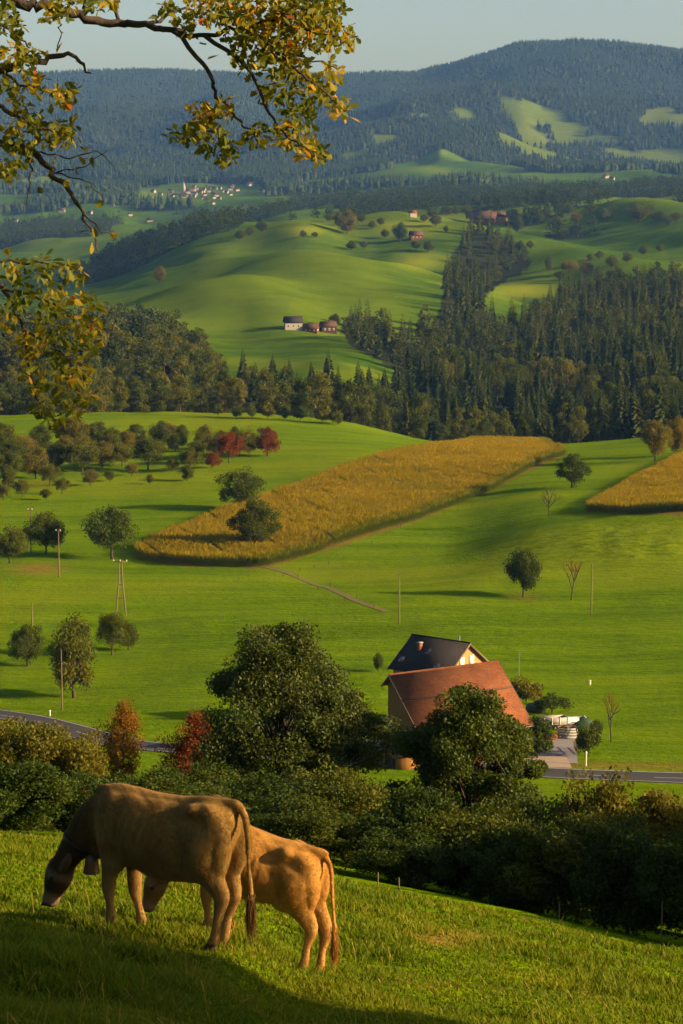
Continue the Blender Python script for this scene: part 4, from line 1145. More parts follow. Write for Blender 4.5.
# lone trees and bushes on the hills
hill_trees = [
    (160, 282, 14, 16, 'round pale tree at the left foot of the meadow hill', 'olive'), (303, 238, 8, 9, 'small dark tree on the bright knoll', 'darkleaf'), (347, 234, 22, 24, 'round brownish tree between the two bright knolls', 'olive'),
    (400, 242, 18, 20, 'dark round tree left of the hilltop farm lane', 'darkleaf'), (446, 233, 6, 8, 'tiny tree on the bright slope below the hilltop farm', 'darkleaf'), (517, 233, 16, 18, 'dark tree right of the hilltop farmhouses', 'darkleaf'),
    (557, 229, 14, 14, 'brownish tree at the upper rim of the right hill meadow', 'fruit'), (612, 269, 14, 16, 'left one of two dark trees on the right hill meadow', 'darkleaf'), (627, 264, 12, 15, 'right one of two dark trees on the right hill meadow', 'darkleaf'),
    (549, 271, 10, 16, 'slim tree at the left rim of the right hill meadow', 'fruit'), (570, 273, 20, 14, 'left brownish bush on the right hill meadow', 'olive'), (586, 275, 18, 14, 'right brownish bush on the right hill meadow', 'olive'),
    (639, 222, 26, 18, 'wide brown crowned tree on the ridge at the right', 'fruit'), (604, 221, 16, 14, 'dark tree on the ridge left of the wide brown tree', 'darkleaf'), (576, 222, 12, 10, 'olive bush on the ridge above the right hill meadow', 'olive'),
    (540, 224, 14, 12, 'dark bush on the ridge next to the farm track', 'darkleaf'), (335, 330, 12, 18, 'green tree at the right end of the farm group', 'wood_leaf'), (470, 222, 12, 14, 'small tree right beside the red hilltop roof', 'fruit'),
    (385, 238, 10, 9, 'low bush left of the dark round hilltop tree', 'fruit'), (436, 226, 14, 12, 'bush behind the bright hilltop slope', 'fruit'), (660, 222, 14, 12, 'dark bush near the right end of the ridge', 'darkleaf'), (560, 280, 12, 10, 'low bush below the brownish bushes', 'fruit'),
    (512, 222, 14, 16, 'dark tree between the two hilltop farmhouses', 'darkleaf'), (315, 238, 7, 7, 'tiny bush right of the small dark tree on the bright knoll', 'fruit')]
for (px, rw, w, h, lab, m) in hill_trees:
    tree_at(px, rw, w, h, lab, 'single trees and bushes on the hills', MAT[m], None, 'tree', 'tree', 1250, 3600)

for px, rw in [(330, 222), (338, 226), (362, 224), (372, 229), (381, 226), (424, 222), (433, 219), (446, 217), (456, 215), (466, 213), (526, 222), (534, 219), (547, 217), (568, 215), (590, 214), (612, 213), (628, 216), (650, 214), (668, 226), (676, 222), (352, 250), (364, 249), (416, 250), (428, 252), (262, 232), (250, 236), (240, 240), (590, 262), (600, 259), (644, 255), (660, 252), (520, 252), (530, 249)]:
    q = rng.uniform(8, 13)
    tree_at(px, rw, q * rng.uniform(.9, 1.3), q, 'small dark green tree along the field edges of the far hills', 'small trees along the field edges of the far hills', MAT['fruit'], None, 'tree', 'tree', 1500, 3600)

# ------------------------------------------------------------------ far woods: one mass each
LITE2 = {True: [proto_arrays(spruce('farspruce%d' % k, 27, 5.0, 380 + k, 11, 6)['crown']) for k in range(2)], False: [proto_arrays(broadleaf('fartree%d' % k, 22, 6.6, 14, 15, 2.1, MAT['farwood'], 390 + k, .02, 2.5, .25, .018, .9)['crown']) for k in range(3)]}
def far_mass(name, y0, y1, sp, hmul, label, seed, pxlo=-60, pxhi=745, mat='farwood'):
    X, Yv, Z = scatter(y0, y1, pxlo, pxhi, sp, seed)
    k = forest_mask(X, Yv, Z); X, Yv, Z = X[k], Yv[k], Z[k]
    r_ = np.random.default_rng(seed); n = len(X)
    con = r_.random(n) < sstep(2600, 5600, Yv) * .6 + .15
    h = np.where(con, r_.uniform(20, 31, n), r_.uniform(14, 23, n)) * hmul; rad = np.where(con, h * .20, h * .40)
    g = G()
    if name == 'hill_woods':
        for q in range(n):
            L_ = LITE2[bool(con[q])]; V, F, t = L_[q % len(L_)]; s0 = h[q] / (27 if con[q] else 22); a = r_.uniform(0, 6.28); ca, sa = math.cos(a) * s0, math.sin(a) * s0
            g.add(np.stack([V[:, 0] * ca - V[:, 1] * sa + X[q], V[:, 0] * sa + V[:, 1] * ca + Yv[q], V[:, 2] * s0 + Z[q]], 1), F, np.clip(t * .4 + r_.uniform(0, .6), 0, 1))
        o = g.obj(name, MAT[mat]); tag(o, label, 'forest', kind='stuff')
        return n
    # whole arrays at once: cones of two tiers, crowns of three rings
    for c in (True, False):
        q = con == c; x, y, z, hh_, rr = X[q], Yv[q], Z[q], h[q], rad[q]; m = len(x)
        if not m: continue
        ns = 5
        tiers = ((.05, .70, 1.0), (.45, 1.0, .6)) if c else None
        if c:
            for zb, zt, rq in tiers:
                an = r_.uniform(0, 6.28, (m, 1)) + np.arange(ns)[None] * 2 * np.pi / ns
                q2 = (rr[:, None] * rq) * r_.uniform(.75, 1.2, (m, ns))
                ring = np.stack([x[:, None] + np.cos(an) * q2, y[:, None] + np.sin(an) * q2, z[:, None] + hh_[:, None] * (zb + r_.uniform(-.04, .04, (m, ns)))], -1)
                top = np.stack([x, y, z + hh_ * zt], 1)[:, None]
                V = np.concatenate([ring, top], 1).reshape(-1, 3); b = np.arange(m)[:, None] * (ns + 1)
                F = np.concatenate([np.stack([b + i, b + (i + 1) % ns, b + ns], -1) for i in range(ns)], 1).reshape(-1, 3)
                g.add(V, F, np.repeat(r_.uniform(0, .7, m), ns))
        else:
            ns = 6; rings = []
            for f, qf in ((.05, .6), (.38, 1.0), (.72, .8)):
                an = np.arange(ns)[None] * 2 * np.pi / ns + f * 2 + r_.uniform(0, 1, (m, 1))
                q2 = rr[:, None] * qf * r_.uniform(.7, 1.25, (m, ns))
                rings.append(np.stack([x[:, None] + np.cos(an) * q2, y[:, None] + np.sin(an) * q2, z[:, None] + hh_[:, None] * (f + r_.uniform(-.07, .07, (m, ns)))], -1))
            top = np.stack([x, y, z + hh_], 1)[:, None]
            V = np.concatenate(rings + [top], 1).reshape(-1, 3); st = 3 * ns + 1; b = np.arange(m)[:, None] * st
            F4 = np.concatenate([np.stack([b + k2 * ns + i, b + k2 * ns + (i + 1) % ns, b + (k2 + 1) * ns + (i + 1) % ns, b + (k2 + 1) * ns + i], -1) for k2 in range(2) for i in range(ns)], 1).reshape(-1, 4)
            F3 = np.concatenate([np.stack([b + 2 * ns + i, b + 2 * ns + (i + 1) % ns, b + 3 * ns], -1) for i in range(ns)], 1).reshape(-1, 3)
            t = r_.uniform(.2, 1, m)
            g.add(V, F4, np.repeat(t, 2 * ns)); V0 = V; g.add(V0, F3, np.repeat(t, ns))
    o = g.obj(name, MAT[mat]); tag(o, label, 'forest', kind='stuff')
    return n
nf = far_mass('hill_woods', 2350, 4300, 13, .95, 'dark copses and wood bands on the hills before the far valley', 41)
nf += far_mass('valley_woods', 4300, 5600, 17, .95, 'bluish woods scattered round the distant village', 42)
nf += far_mass('mountain_forest', 5000, 8750, 13, .9, 'hazy blue forest covering the far mountain ridge', 43, mat='mountain')
print('far trees', nf)

# ------------------------------------------------------------------ far houses
def small_house(px, rw, wpx, label, name, group, y0, wall='plaster', roof='browntile', ratio=1.6, hpx=None, rz=None, barnlike=False, big=False):
    p = ground(px, rw, y0, 7000); d = p.y * CT - p.z * ST
    w = wpx * d / FPX; dp = w / ratio; hw = (hpx or wpx * .38) * d / FPX; hr = dp * .42
    rz = rng.uniform(-.8, .8) if rz is None else rz
    e = empty(name, p, rz); tag(e, label, 'house', group)
    g = G(); g.poly_prism([(-w / 2, -dp / 2, -3), (-w / 2, dp / 2, -3), (-w / 2, dp / 2, hw), (-w / 2, 0, hw + hr), (-w / 2, -dp / 2, hw)], (w, 0, 0)); g.obj('wall', MAT[wall], e)
    o = .06 * w; t = .04 * w
    g = G()
    g.slab([(-w / 2 - o, -dp / 2 - o, hw - o * .8 + t), (w / 2 + o, -dp / 2 - o, hw - o * .8 + t), (w / 2 + o, 0, hw + hr + t), (-w / 2 - o, 0, hw + hr + t)], t)
    g.slab([(w / 2 + o, dp / 2 + o, hw - o * .8 + t), (-w / 2 - o, dp / 2 + o, hw - o * .8 + t), (-w / 2 - o, -.01, hw + hr + t + .01), (w / 2 + o, -.01, hw + hr + t + .01)], t)
    rf = g.obj('roof', MAT[roof], e)
    if big:
        g = G(); g.box((w * .2, dp * .12, hw + hr), (w * .06, w * .06, hr * .7)); g.obj('chimney', MAT['brick'], rf)
        for k in range(3): window(e, -w * .3 + k * w * .3, -dp / 2, hw * .5, w * .1, hw * .34, 'y-')
        for k in (-1, 1): window(e, w / 2, k * dp * .22, hw * .55, w * .1, hw * .34, 'x+')
    return e
GFm = 'houses of the farm on the meadow hill'
small_house(293, 329, 17, 'white farmhouse with grey roof, left of the meadow hill farm', 'farmhouse', GFm, 1200, 'plaster', 'slate', 1.4, 7, .15, big=True)
small_house(311, 332, 14, 'low brown roofed shed in the middle of the meadow hill farm', 'farm_shed', GFm, 1200, 'brownwood', 'browntile', 1.4, 4, -.2, big=True)
small_house(328, 332, 15, 'brown barn at the right end of the meadow hill farm', 'barn', GFm, 1200, 'darkwood', 'browntile', 1.5, 6, .3, big=True)
GH = 'farms on the hilltops'
small_house(413, 217, 7, 'tiny white hilltop house with red roof', 'farmhouse', GH, 1900, 'plaster', 'tiles', 1.3, 4, .2)
small_house(484, 224, 24, 'long brown red roofed farmhouse on the hilltop', 'farmhouse', GH, 1900, 'brownwood', 'browntile', 1.7, 6, -.25, big=True)
small_house(500, 222, 12, 'ochre barn joined to the long brown red hilltop farmhouse', 'barn', GH, 1900, 'ochre', 'browntile', 1.3, 6, .6, big=True)
small_house(416, 239, 12, 'dark shed under the round hilltop tree', 'farm_shed', GH, 1500, 'brownwood', 'browntile', 1.4, 4, .2, big=True)
GV = 'houses of the distant village'
for k in range(46):
    px = 200 + rng.normal() * 26; rw = 194 + rng.normal() * 3.6 + (px - 200) * -.02
    px = float(np.clip(px, 148, 262))
    rf_ = ['browntile', 'slate', 'slate'][rng.integers(0, 3)]
    small_house(px, rw, rng.uniform(2.8, 4.8), 'tiny pale house of the distant village in the haze', 'village_house', GV, 4000, 'cream', rf_, 1.3, rng.uniform(1.5, 2.2))
p = ground(184, 195, 4000, 7000); e = empty('village_church', p, .3); tag(e, 'white church with slender pointed spire in the distant village', 'church')
g = G(); g.box((0, 0, 7), (5.5, 5.5, 16)); g.obj('tower', MAT['cream'], e)
g = G()
b4 = [(-3.2, -3.2, 15), (3.2, -3.2, 15), (3.2, 3.2, 15), (-3.2, 3.2, 15)]
g.add(b4 + [(0, 0, 30)], [[0, 1, 4], [1, 2, 4], [2, 3, 4], [3, 0, 4]]); g.add(b4, [[3, 2, 1, 0]]); g.obj('spire', MAT['grey'], e)
g = G(); g.poly_prism([(2.8, -5, -2), (2.8, 5, -2), (2.8, 5, 8), (2.8, 0, 13), (2.8, -5, 8)], (20, 0, 0)); g.obj('nave', MAT['cream'], e)
g = G(); g.slab([(2.7, -5.6, 7.6), (23, -5.6, 7.6), (23, 0, 13.3), (2.7, 0, 13.3)], .4); g.slab([(23, 5.6, 7.6), (2.7, 5.6, 7.6), (2.7, -.01, 13.31), (23, -.01, 13.31)], .4); g.obj('nave_roof', MAT['browntile'], e)
GS = 'scattered houses in the far valley'
for (px, rw) in [(2, 238), (8, 243), (15, 222), (52, 208), (62, 212), (108, 202), (112, 206), (130, 216), (150, 222), (90, 214), (480, 180), (612, 180), (606, 178), (470, 180), (440, 186), (250, 186), (300, 182)]:
    small_house(px, rw, rng.uniform(4, 6), 'tiny lone house in the hazy far valley', 'valley_house', GS, 3300, 'cream', ['browntile', 'slate', 'slate'][rng.integers(0, 3)], 1.3, 2.0)

# ------------------------------------------------------------------ grass of the pasture
def grass():
    r_ = np.random.default_rng(3)
    n = 560000
    Y = 1 / r_.uniform(1 / 62, 1 / 9.5, n)      # more blades close by
    u = r_.uniform(-.26, .26, n); X = u * Y
    k = (np.abs(u) < .18) | (r_.random(n) < .35); X, Y = X[k], Y[k]
    n = len(X); Z = terrain(X, Y)
    px, row = project(X, Y, Z)
    rough = sstep(-.25, .55, fbm(X / 1.7, Y / 1.7, 33, 3)) 
    tall = sstep(330, 0, px) * sstep(870, 960, row)
    clump = sstep(.0, .8, fbm(X / .45, Y / .45, 37, 2))
    h = (.040 + .035 * rough + .055 * clump * rough + tall * (.03 + .06 * rough)) * r_.uniform(.55, 1.35, n) * np.clip(Y / 24, .85, 1.35)
    bare = np.exp(-(((px - 450) / 46) ** 2 + ((row - 938) / 9) ** 2))
    h *= 1 - .6 * bare
    w = (.0035 + .00022 * Y) * r_.uniform(.7, 1.3, n)
    az = r_.uniform(0, 6.28, n); lean = r_.uniform(.15, .95, n) * h
    d = np.stack([np.cos(az), np.sin(az), 0 * az], 1); sd = np.stack([-np.sin(az), np.cos(az), 0 * az], 1) * w[:, None]
    up = np.array([0, 0, 1.0])
    p0 = np.stack([X, Y, Z - .01], 1); p1 = p0 + up * (h * .6)[:, None] + d * (lean * .35)[:, None]; p2 = p0 + up * h[:, None] + d * lean[:, None]
    V = np.stack([p0 - sd, p0 + sd, p1 + sd * .75, p1 - sd * .75, p2], 1).reshape(-1, 3)
    b = np.arange(n) * 5
    F4 = np.stack([b, b + 1, b + 2, b + 3], 1); F3 = np.stack([b + 3, b + 2, b + 4], 1)
    patchn = .5 + .42 * fbm(X / 1.1, Y / 1.1, 51, 3)
    t = np.clip(patchn * .55 + r_.uniform(0, .42, n) + bare * .4 - tall * .12, 0, 1); t = np.where(r_.random(n) < .035, 1.0, t)
    g = G(); g.add(V, F4, t); g.V.append(np.zeros((0, 3))); g.F.append(F3 + 0); g.C.append(t); g.M.append(np.zeros(n, np.int32))
    # dry seed stalks
    m = 520
    Y = 1 / r_.uniform(1 / 46, 1 / 11, m); X = r_.uniform(-.17, .17, m) * Y; Z = terrain(X, Y)
    for i in range(m):
        hh_ = r_.uniform(.10, .27); a = r_.uniform(0, 6.28); l = r_.uniform(.05, .2)
        q0 = np.array([X[i], Y[i], Z[i]]); q1 = q0 + np.array([math.cos(a) * l * .4, math.sin(a) * l * .4, hh_ * .65]); q2 = q0 + np.array([math.cos(a) * l, math.sin(a) * l, hh_])
        s = np.array([-math.sin(a), math.cos(a), 0]) * (.0009 + .00007 * Y[i])
        g.add([q0 - s, q0 + s, q1 + s, q1 - s], [[0, 1, 2, 3]], 1.0); g.add([q1 - s, q1 + s, q2 + s * 2.2, q2 - s * 2.2], [[0, 1, 2, 3]], 1.0)
    o = g.obj('pasture_grass', MAT['grass']); tag(o, 'grazed green and straw coloured grass covering the near slope', 'grass', kind='stuff')
grass()

# ------------------------------------------------------------------ oak at the left, its limbs reach into the picture
def oak():
    r_ = np.random.default_rng(5)
    bx, by = -6.4, 12.0; bz = T(bx, by)
    e = empty('oak_tree', (0, 0, 0)); e.location = (bx, by, bz)
    tag(e, 'oak with yellowing leaves reaching in from the top left corner', 'tree')
    off = np.array([bx, by, bz])
    gt = G()
    gt.tube(np.array([[0, 0, -.4], [.05, .05, 1.2], [.0, .1, 3], [.15, .1, 5], [.3, .0, 7.5], [.2, .2, 10]]), [.55, .42, .36, .30, .2, .08], 14)
    gt.obj('trunk', MAT['oakbark'], e, True)
    g = G(); tw = []
    def limb(pts, r0, r1, dep=None, sides=6, sub=5):
        P = []
        for k, q in enumerate(pts):
            if len(q) == 3 and q[2] > 50: P.append(None)
            Yq = q[2] if len(q) > 2 else 13.0
            P.append(at(q[0], q[1], Yq) - off)
        P = np.array(P)
        s = np.arange(len(P)); ss = np.linspace(0, len(P) - 1, (len(P) - 1) * sub + 1)
        m = pchip_slopes(s.astype(float), P); i = np.clip(np.floor(ss).astype(int), 0, len(P) - 2); t = ss - i
        a, b, c, d = hermite(s.astype(float), None, None, i, t)
        Q = a[:, None] * P[i] + b[:, None] * m[i] + c[:, None] * P[i + 1] + d[:, None] * m[i + 1]
        Q[1:-1] += r_.normal(size=(len(Q) - 2, 3)) * min(.012, r1 + .004)
        g.tube(Q, np.linspace(r0, r1, len(Q)), sides); tw.append(Q)
        return Q
    # big limbs
    limb([(-640, -60, 12.1), (-300, -70, 12.4), (-60, -30, 12.8), (22, 0, 13), (49, 8, 13), (81, 16, 13.1), (119, 22, 13.1), (146, 24, 13), (173, 31, 12.9), (205, 36, 12.9), (235, 30, 12.8)], .042, .009, sides=9)
    limb([(173, 31, 12.9), (208, 70, 12.8), (219, 97, 12.8), (233, 114, 12.7), (249, 130, 12.7), (258, 142, 12.7)], .014, .004)
    limb([(205, 36, 12.9), (249, 70, 12.7), (265, 103, 12.7), (276, 125, 12.6), (300, 145, 12.6), (326, 160, 12.6)], .013, .003)
    limb([(219, 97, 12.8), (212, 120, 12.9), (198, 132, 12.9), (176, 134, 12.9)], .007, .003)
    limb([(212, 120, 12.9), (220, 140, 12.9), (228, 158, 12.9)], .006, .003)
    limb([(235, 30, 12.8), (268, 22, 12.7), (305, 30, 12.6), (348, 38, 12.6)], .012, .003)
    limb([(250, 28, 12.8), (285, 60, 12.6), (315, 85, 12.5), (345, 112, 12.5)], .010, .003)
    limb([(268, 22, 12.7), (300, 5, 12.8), (330, -8, 12.8)], .009, .003)
    limb([(285, 60, 12.6), (318, 62, 12.6), (340, 72, 12.6)], .006, .003)
    limb([(146, 24, 13), (180, 8, 13.2), (215, -5, 13.2)], .012, .004)
    limb([(119, 22, 13.1), (112, -4, 13.3), (100, -20, 13.3)], .012, .005)
    limb([(49, 8, 13), (62, 28, 13.1), (58, 50, 13.1)], .006, .003)
    limb([(-300, -70, 12.4), (-140, 20, 12.8), (-40, 66, 13), (0, 70, 13), (33, 60, 13), (70, 56, 13), (91, 73, 13)], .05, .005, sides=7)
    limb([(-140, 20, 12.8), (-50, 10, 13.2), (10, 30, 13.3), (30, 48, 13.3)], .02, .004)
    limb([(-40, 66, 13), (-10, 100, 12.8), (15, 116, 12.7), (40, 128, 12.7), (70, 135, 12.7)], .018, .004)
    limb([(0, 70, 13), (22, 85, 12.9), (45, 92, 12.8), (72, 95, 12.8)], .010, .003)
    limb([(-140, 20, 12.8), (-60, 115, 13), (0, 141, 13), (33, 152, 13), (54, 173, 12.9), (76, 200, 12.9), (87, 222, 12.9), (98, 252, 12.9)], .03, .004, sides=6)
    limb([(76, 200, 12.9), (95, 226, 12.8), (116, 238, 12.8)], .006, .003)
    limb([(33, 152, 13), (70, 158, 13.1), (96, 152, 13.1), (116, 172, 13.1)], .006, .002)
    limb([(54, 173, 12.9), (84, 166, 12.9), (108, 150, 12.9)], .005, .002)
    limb([(33, 152, 13), (30, 180, 12.8), (26, 204, 12.8)], .007, .003)
    limb([(54, 173, 12.9), (86, 182, 12.8), (102, 196, 12.8)], .005, .002)
    limb([(-60, 115, 13), (-70, 200, 12.6), (-30, 262, 12.5), (5, 290, 12.4), (22, 330, 12.4), (30, 372, 12.4), (42, 415, 12.4)], .02, .004)
    limb([(-30, 262, 12.5), (20, 262, 12.5), (55, 265, 12.5), (82, 275, 12.5)], .010, .003)
    limb([(5, 290, 12.4), (45, 300, 12.4), (75, 318, 12.4), (100, 332, 12.4)], .009, .003)
    limb([(22, 330, 12.4), (52, 345, 12.4), (78, 372, 12.4), (86, 402, 12.4)], .008, .003)
    # fill: limbs above and away from the picture so it is a whole tree
    ups = []
    for k in range(16):
        a = r_.uniform(0, 6.28); L = r_.uniform(2.5, 4.8); z0 = r_.uniform(4.6, 8.5)
        q = np.array([[.2, .1, z0], [math.cos(a) * L * .5, math.sin(a) * L * .5, z0 + 1.0], [math.cos(a) * L, math.sin(a) * L, z0 + 1.3 + r_.uniform(0, 1.5)]])
        if math.cos(a) > .1 and z0 < 7: q[:, 2] += 2.6; q[0, 2] = 7.2
        g.tube(q, [.10, .06, .02], 6); ups.append(q)
    bo = g.obj('branches', MAT['oakbark'], e, True)
    # leaves: lobed oak outline, two halves folded along the midrib
    half = np.array([[0, 0], [.10, .13], [.06, .22], [.22, .33], [.14, .42], [.30, .55], [.20, .64], [.26, .78], [.12, .86], [0, 1.0]])
    m = len(half)
    def add_leaves(gl, P, size, tone):
        for p, s, t in zip(P, size, tone):
            d = r_.normal(size=3); d[2] -= .35; d /= np.linalg.norm(d)
            n = r_.normal(size=3); n[2] += .8; sd = np.cross(d, n); sd /= np.linalg.norm(sd); n = np.cross(sd, d)
            fold = r_.uniform(.1, .5); curl = r_.uniform(-.25, .25)
            L = [p + s * (d * y + sd * x * 1.05 + n * (x * fold + curl * y * y)) for x, y in half]
            Rr_ = [p + s * (d * y - sd * x * 1.05 + n * (x * fold + curl * y * y)) for x, y in half[1:-1]]
            V = L + Rr_
            F1 = list(range(m)); F2 = [0] + [m - 1] + list(range(m + len(Rr_) - 1, m - 1, -1))
            gl.add(V, [F1], t); gl.add(V, [F2], t)
    gl = G()
    cl = [(240, 20, 24), (268, 14, 24), (292, 26, 26), (318, 30, 22), (342, 36, 14), (205, 8, 18), (232, 4, 18), (252, 52, 22), (280, 52, 20), (296, 76, 20), (320, 92, 16), (340, 106, 10), (330, 72, 10),
          (300, 112, 16), (286, 134, 14), (308, 146, 12), (322, 155, 7), (270, 92, 12), (258, 134, 10), (204, 114, 14), (212, 138, 16), (230, 152, 11), (188, 134, 9), (173, 133, 5), (226, 108, 8), (300, 4, 22), (326, 8, 18), (190, 26, 8), (168, 6, 8),
          (10, 24, 12), (12, 52, 12), (36, 84, 10), (64, 94, 10), (20, 104, 10), (52, 134, 14), (70, 133, 10), (18, 150, 16), (34, 120, 9), (6, 168, 9), (8, 84, 9), (4, 8, 10), (94, 3, 9), (112, 2, 6), (64, 4, 12), (72, 90, 6), (30, 54, 8), (52, 16, 6), (14, 128, 9), (26, 66, 6),
          (14, 268, 12), (44, 268, 13), (74, 272, 12), (20, 294, 15), (52, 296, 15), (52, 320, 18), (86, 324, 13), (32, 344, 16), (62, 352, 18), (96, 332, 8), (36, 378, 14), (66, 380, 15), (86, 372, 10), (46, 408, 13), (72, 408, 12), (86, 398, 7), (6, 318, 10), (84, 298, 8), (98, 306, 6), (60, 424, 8), (90, 350, 8)]
    for (px, rw, rr) in cl:
        nL = int(4 + rr * rr * .30 + rr * 1.1)
        dep = 12.8 if rw < 240 else 12.45
        if rw > 240: nL = int(nL * .72)
        pp = []
        for k in range(nL):
            a = r_.uniform(0, 6.28); q = rr * math.sqrt(r_.uniform(0, 1))
            pp.append(at(px + math.cos(a) * q, rw + math.sin(a) * q, dep + r_.normal() * .22) - off)
        base = r_.uniform(.05, .62) if rw > 60 or px < 200 else r_.uniform(.15, .75)
        add_leaves(gl, pp, r_.uniform(.034, .068, nL), np.clip(base + r_.normal(size=nL) * .22, 0, 1))
    # more leaves along the twigs
    for Q in tw[1:]:
        for k in range(len(Q)):
            if r_.random() < .35: add_leaves(gl, [Q[k] + r_.normal(size=3) * .03], [.07], [r_.uniform(.1, .9)])
    for q in ups:
        c = q[2]
        for k in range(110):
            pt = c + r_.normal(size=3) * np.array([.7, .7, .45]) - (q[2] - q[1]) * r_.uniform(0, .8)
            xw, yw, zw = pt + off
            a_, b_ = project(xw, yw, zw)
            if -60 < a_ < 740 and b_ > -40: continue
            gl.leaves(np.array([pt]), .12)
    gl.obj('crown', MAT['oakleaf'], e)
oak()

# ------------------------------------------------------------------ cows
def loft(bm, rings, sides=18):
    """rings: (centre, axis-side vector, axis-up vector, half side, half up) -> closed tube in bm"""
    prev = None; first = None
    for c, sv, uv, a, b in rings:
        c = np.array(c, float); vs = []
        for k in range(sides):
            t = 2 * math.pi * k / sides
            ct, st = math.cos(t), math.sin(t)
            vs.append(bm.verts.new(c + np.array(sv) * a * ct + np.array(uv) * b * st))
        if prev:
            for k in range(sides): bm.faces.new((prev[k], prev[(k + 1) % sides], vs[(k + 1) % sides], vs[k]))
        else: first = vs
        prev = vs
    bm.faces.new(first[::-1]); bm.faces.new(prev)

def limbloft(bm, pts, rad, sides=14):
    """pts list of 3-vectors, rad list of (fore-aft, side) half widths; circular cross-sections across the path"""
    P = np.array(pts, float); tg = np.gradient(P, axis=0); tg /= np.linalg.norm(tg, axis=1)[:, None]
    rings = []
    for p, t, r_ in zip(P, tg, rad):
        sv = np.cross(t, [1, 0, 0.001]) if abs(t[0]) < .85 else np.cross(t, [0, 0, 1.])
        sv = np.array([0, 1.0, 0]) - t * t[1]; sv /= np.linalg.norm(sv); uv = np.cross(t, sv)
        rings.append((p, sv, uv, r_[1], r_[0]))
    # dense resample for roundness
    loft(bm, rings, sides)

def dens(pts, rad, n=4):
    P = np.array(pts, float); Rd = np.array(rad, float); s = np.arange(len(P)).astype(float)
    ss = np.linspace(0, len(P) - 1, (len(P) - 1) * n + 1); i = np.clip(np.floor(ss).astype(int), 0, len(P) - 2); t = ss - i
    out = []
    for A in (P, Rd):
        m = pchip_slopes(s, A); a, b, c, d = hermite(s, None, None, i, t)
        out.append(a[:, None] * A[i] + b[:, None] * m[i] + c[:, None] * A[i + 1] + d[:, None] * m[i + 1])
    return out

def cowmat(name, light, dark, leg, headc, fur=False):
    m, nt = newmat(name)
    v = objvec(nt)
    n1 = noise(nt, 2.3, 6, v, .62); n2 = noise(nt, 38, 3, objvec(nt, (1, 1, .35)))
    c = mix(nt, ramp(nt, [(.35, (0, 0, 0)), (.68, (1, 1, 1))], n1), light, dark)
    c = mix(nt, attr(nt, 'headdark'), c, headc)
    c = mix(nt, attr(nt, 'legpale'), c, leg)
    c = mix(nt, attr(nt, 'muzzle'), c, (.22, .155, .085))
    c = mix(nt, attr(nt, 'hoof'), c, (.035, .028, .022))
    c = mix(nt, math_(nt, 'MULTIPLY', n2, .22), c, (.02, .012, .004))
    b = finish(nt, c, .8, math_(nt, 'ADD', n2, math_(nt, 'MULTIPLY', n1, 1.5)), .006, .4, .08, .12)
    if fur:
        t = node(nt, 'ShaderNodeBsdfTranslucent'); nt.links.new(mix(nt, 1.0, c, (2.2, 1.7, 1.1), 'MULTIPLY'), t.inputs[0])
        ms = node(nt, 'ShaderNodeMixShader'); ms.inputs[0].default_value = .4
        nt.links.new(b.outputs[0], ms.inputs[1]); nt.links.new(t.outputs[0], ms.inputs[2])
        nt.links.new(ms.outputs[0], [n_ for n_ in nt.nodes if n_.type == 'OUTPUT_MATERIAL'][0].inputs[0])
    return m

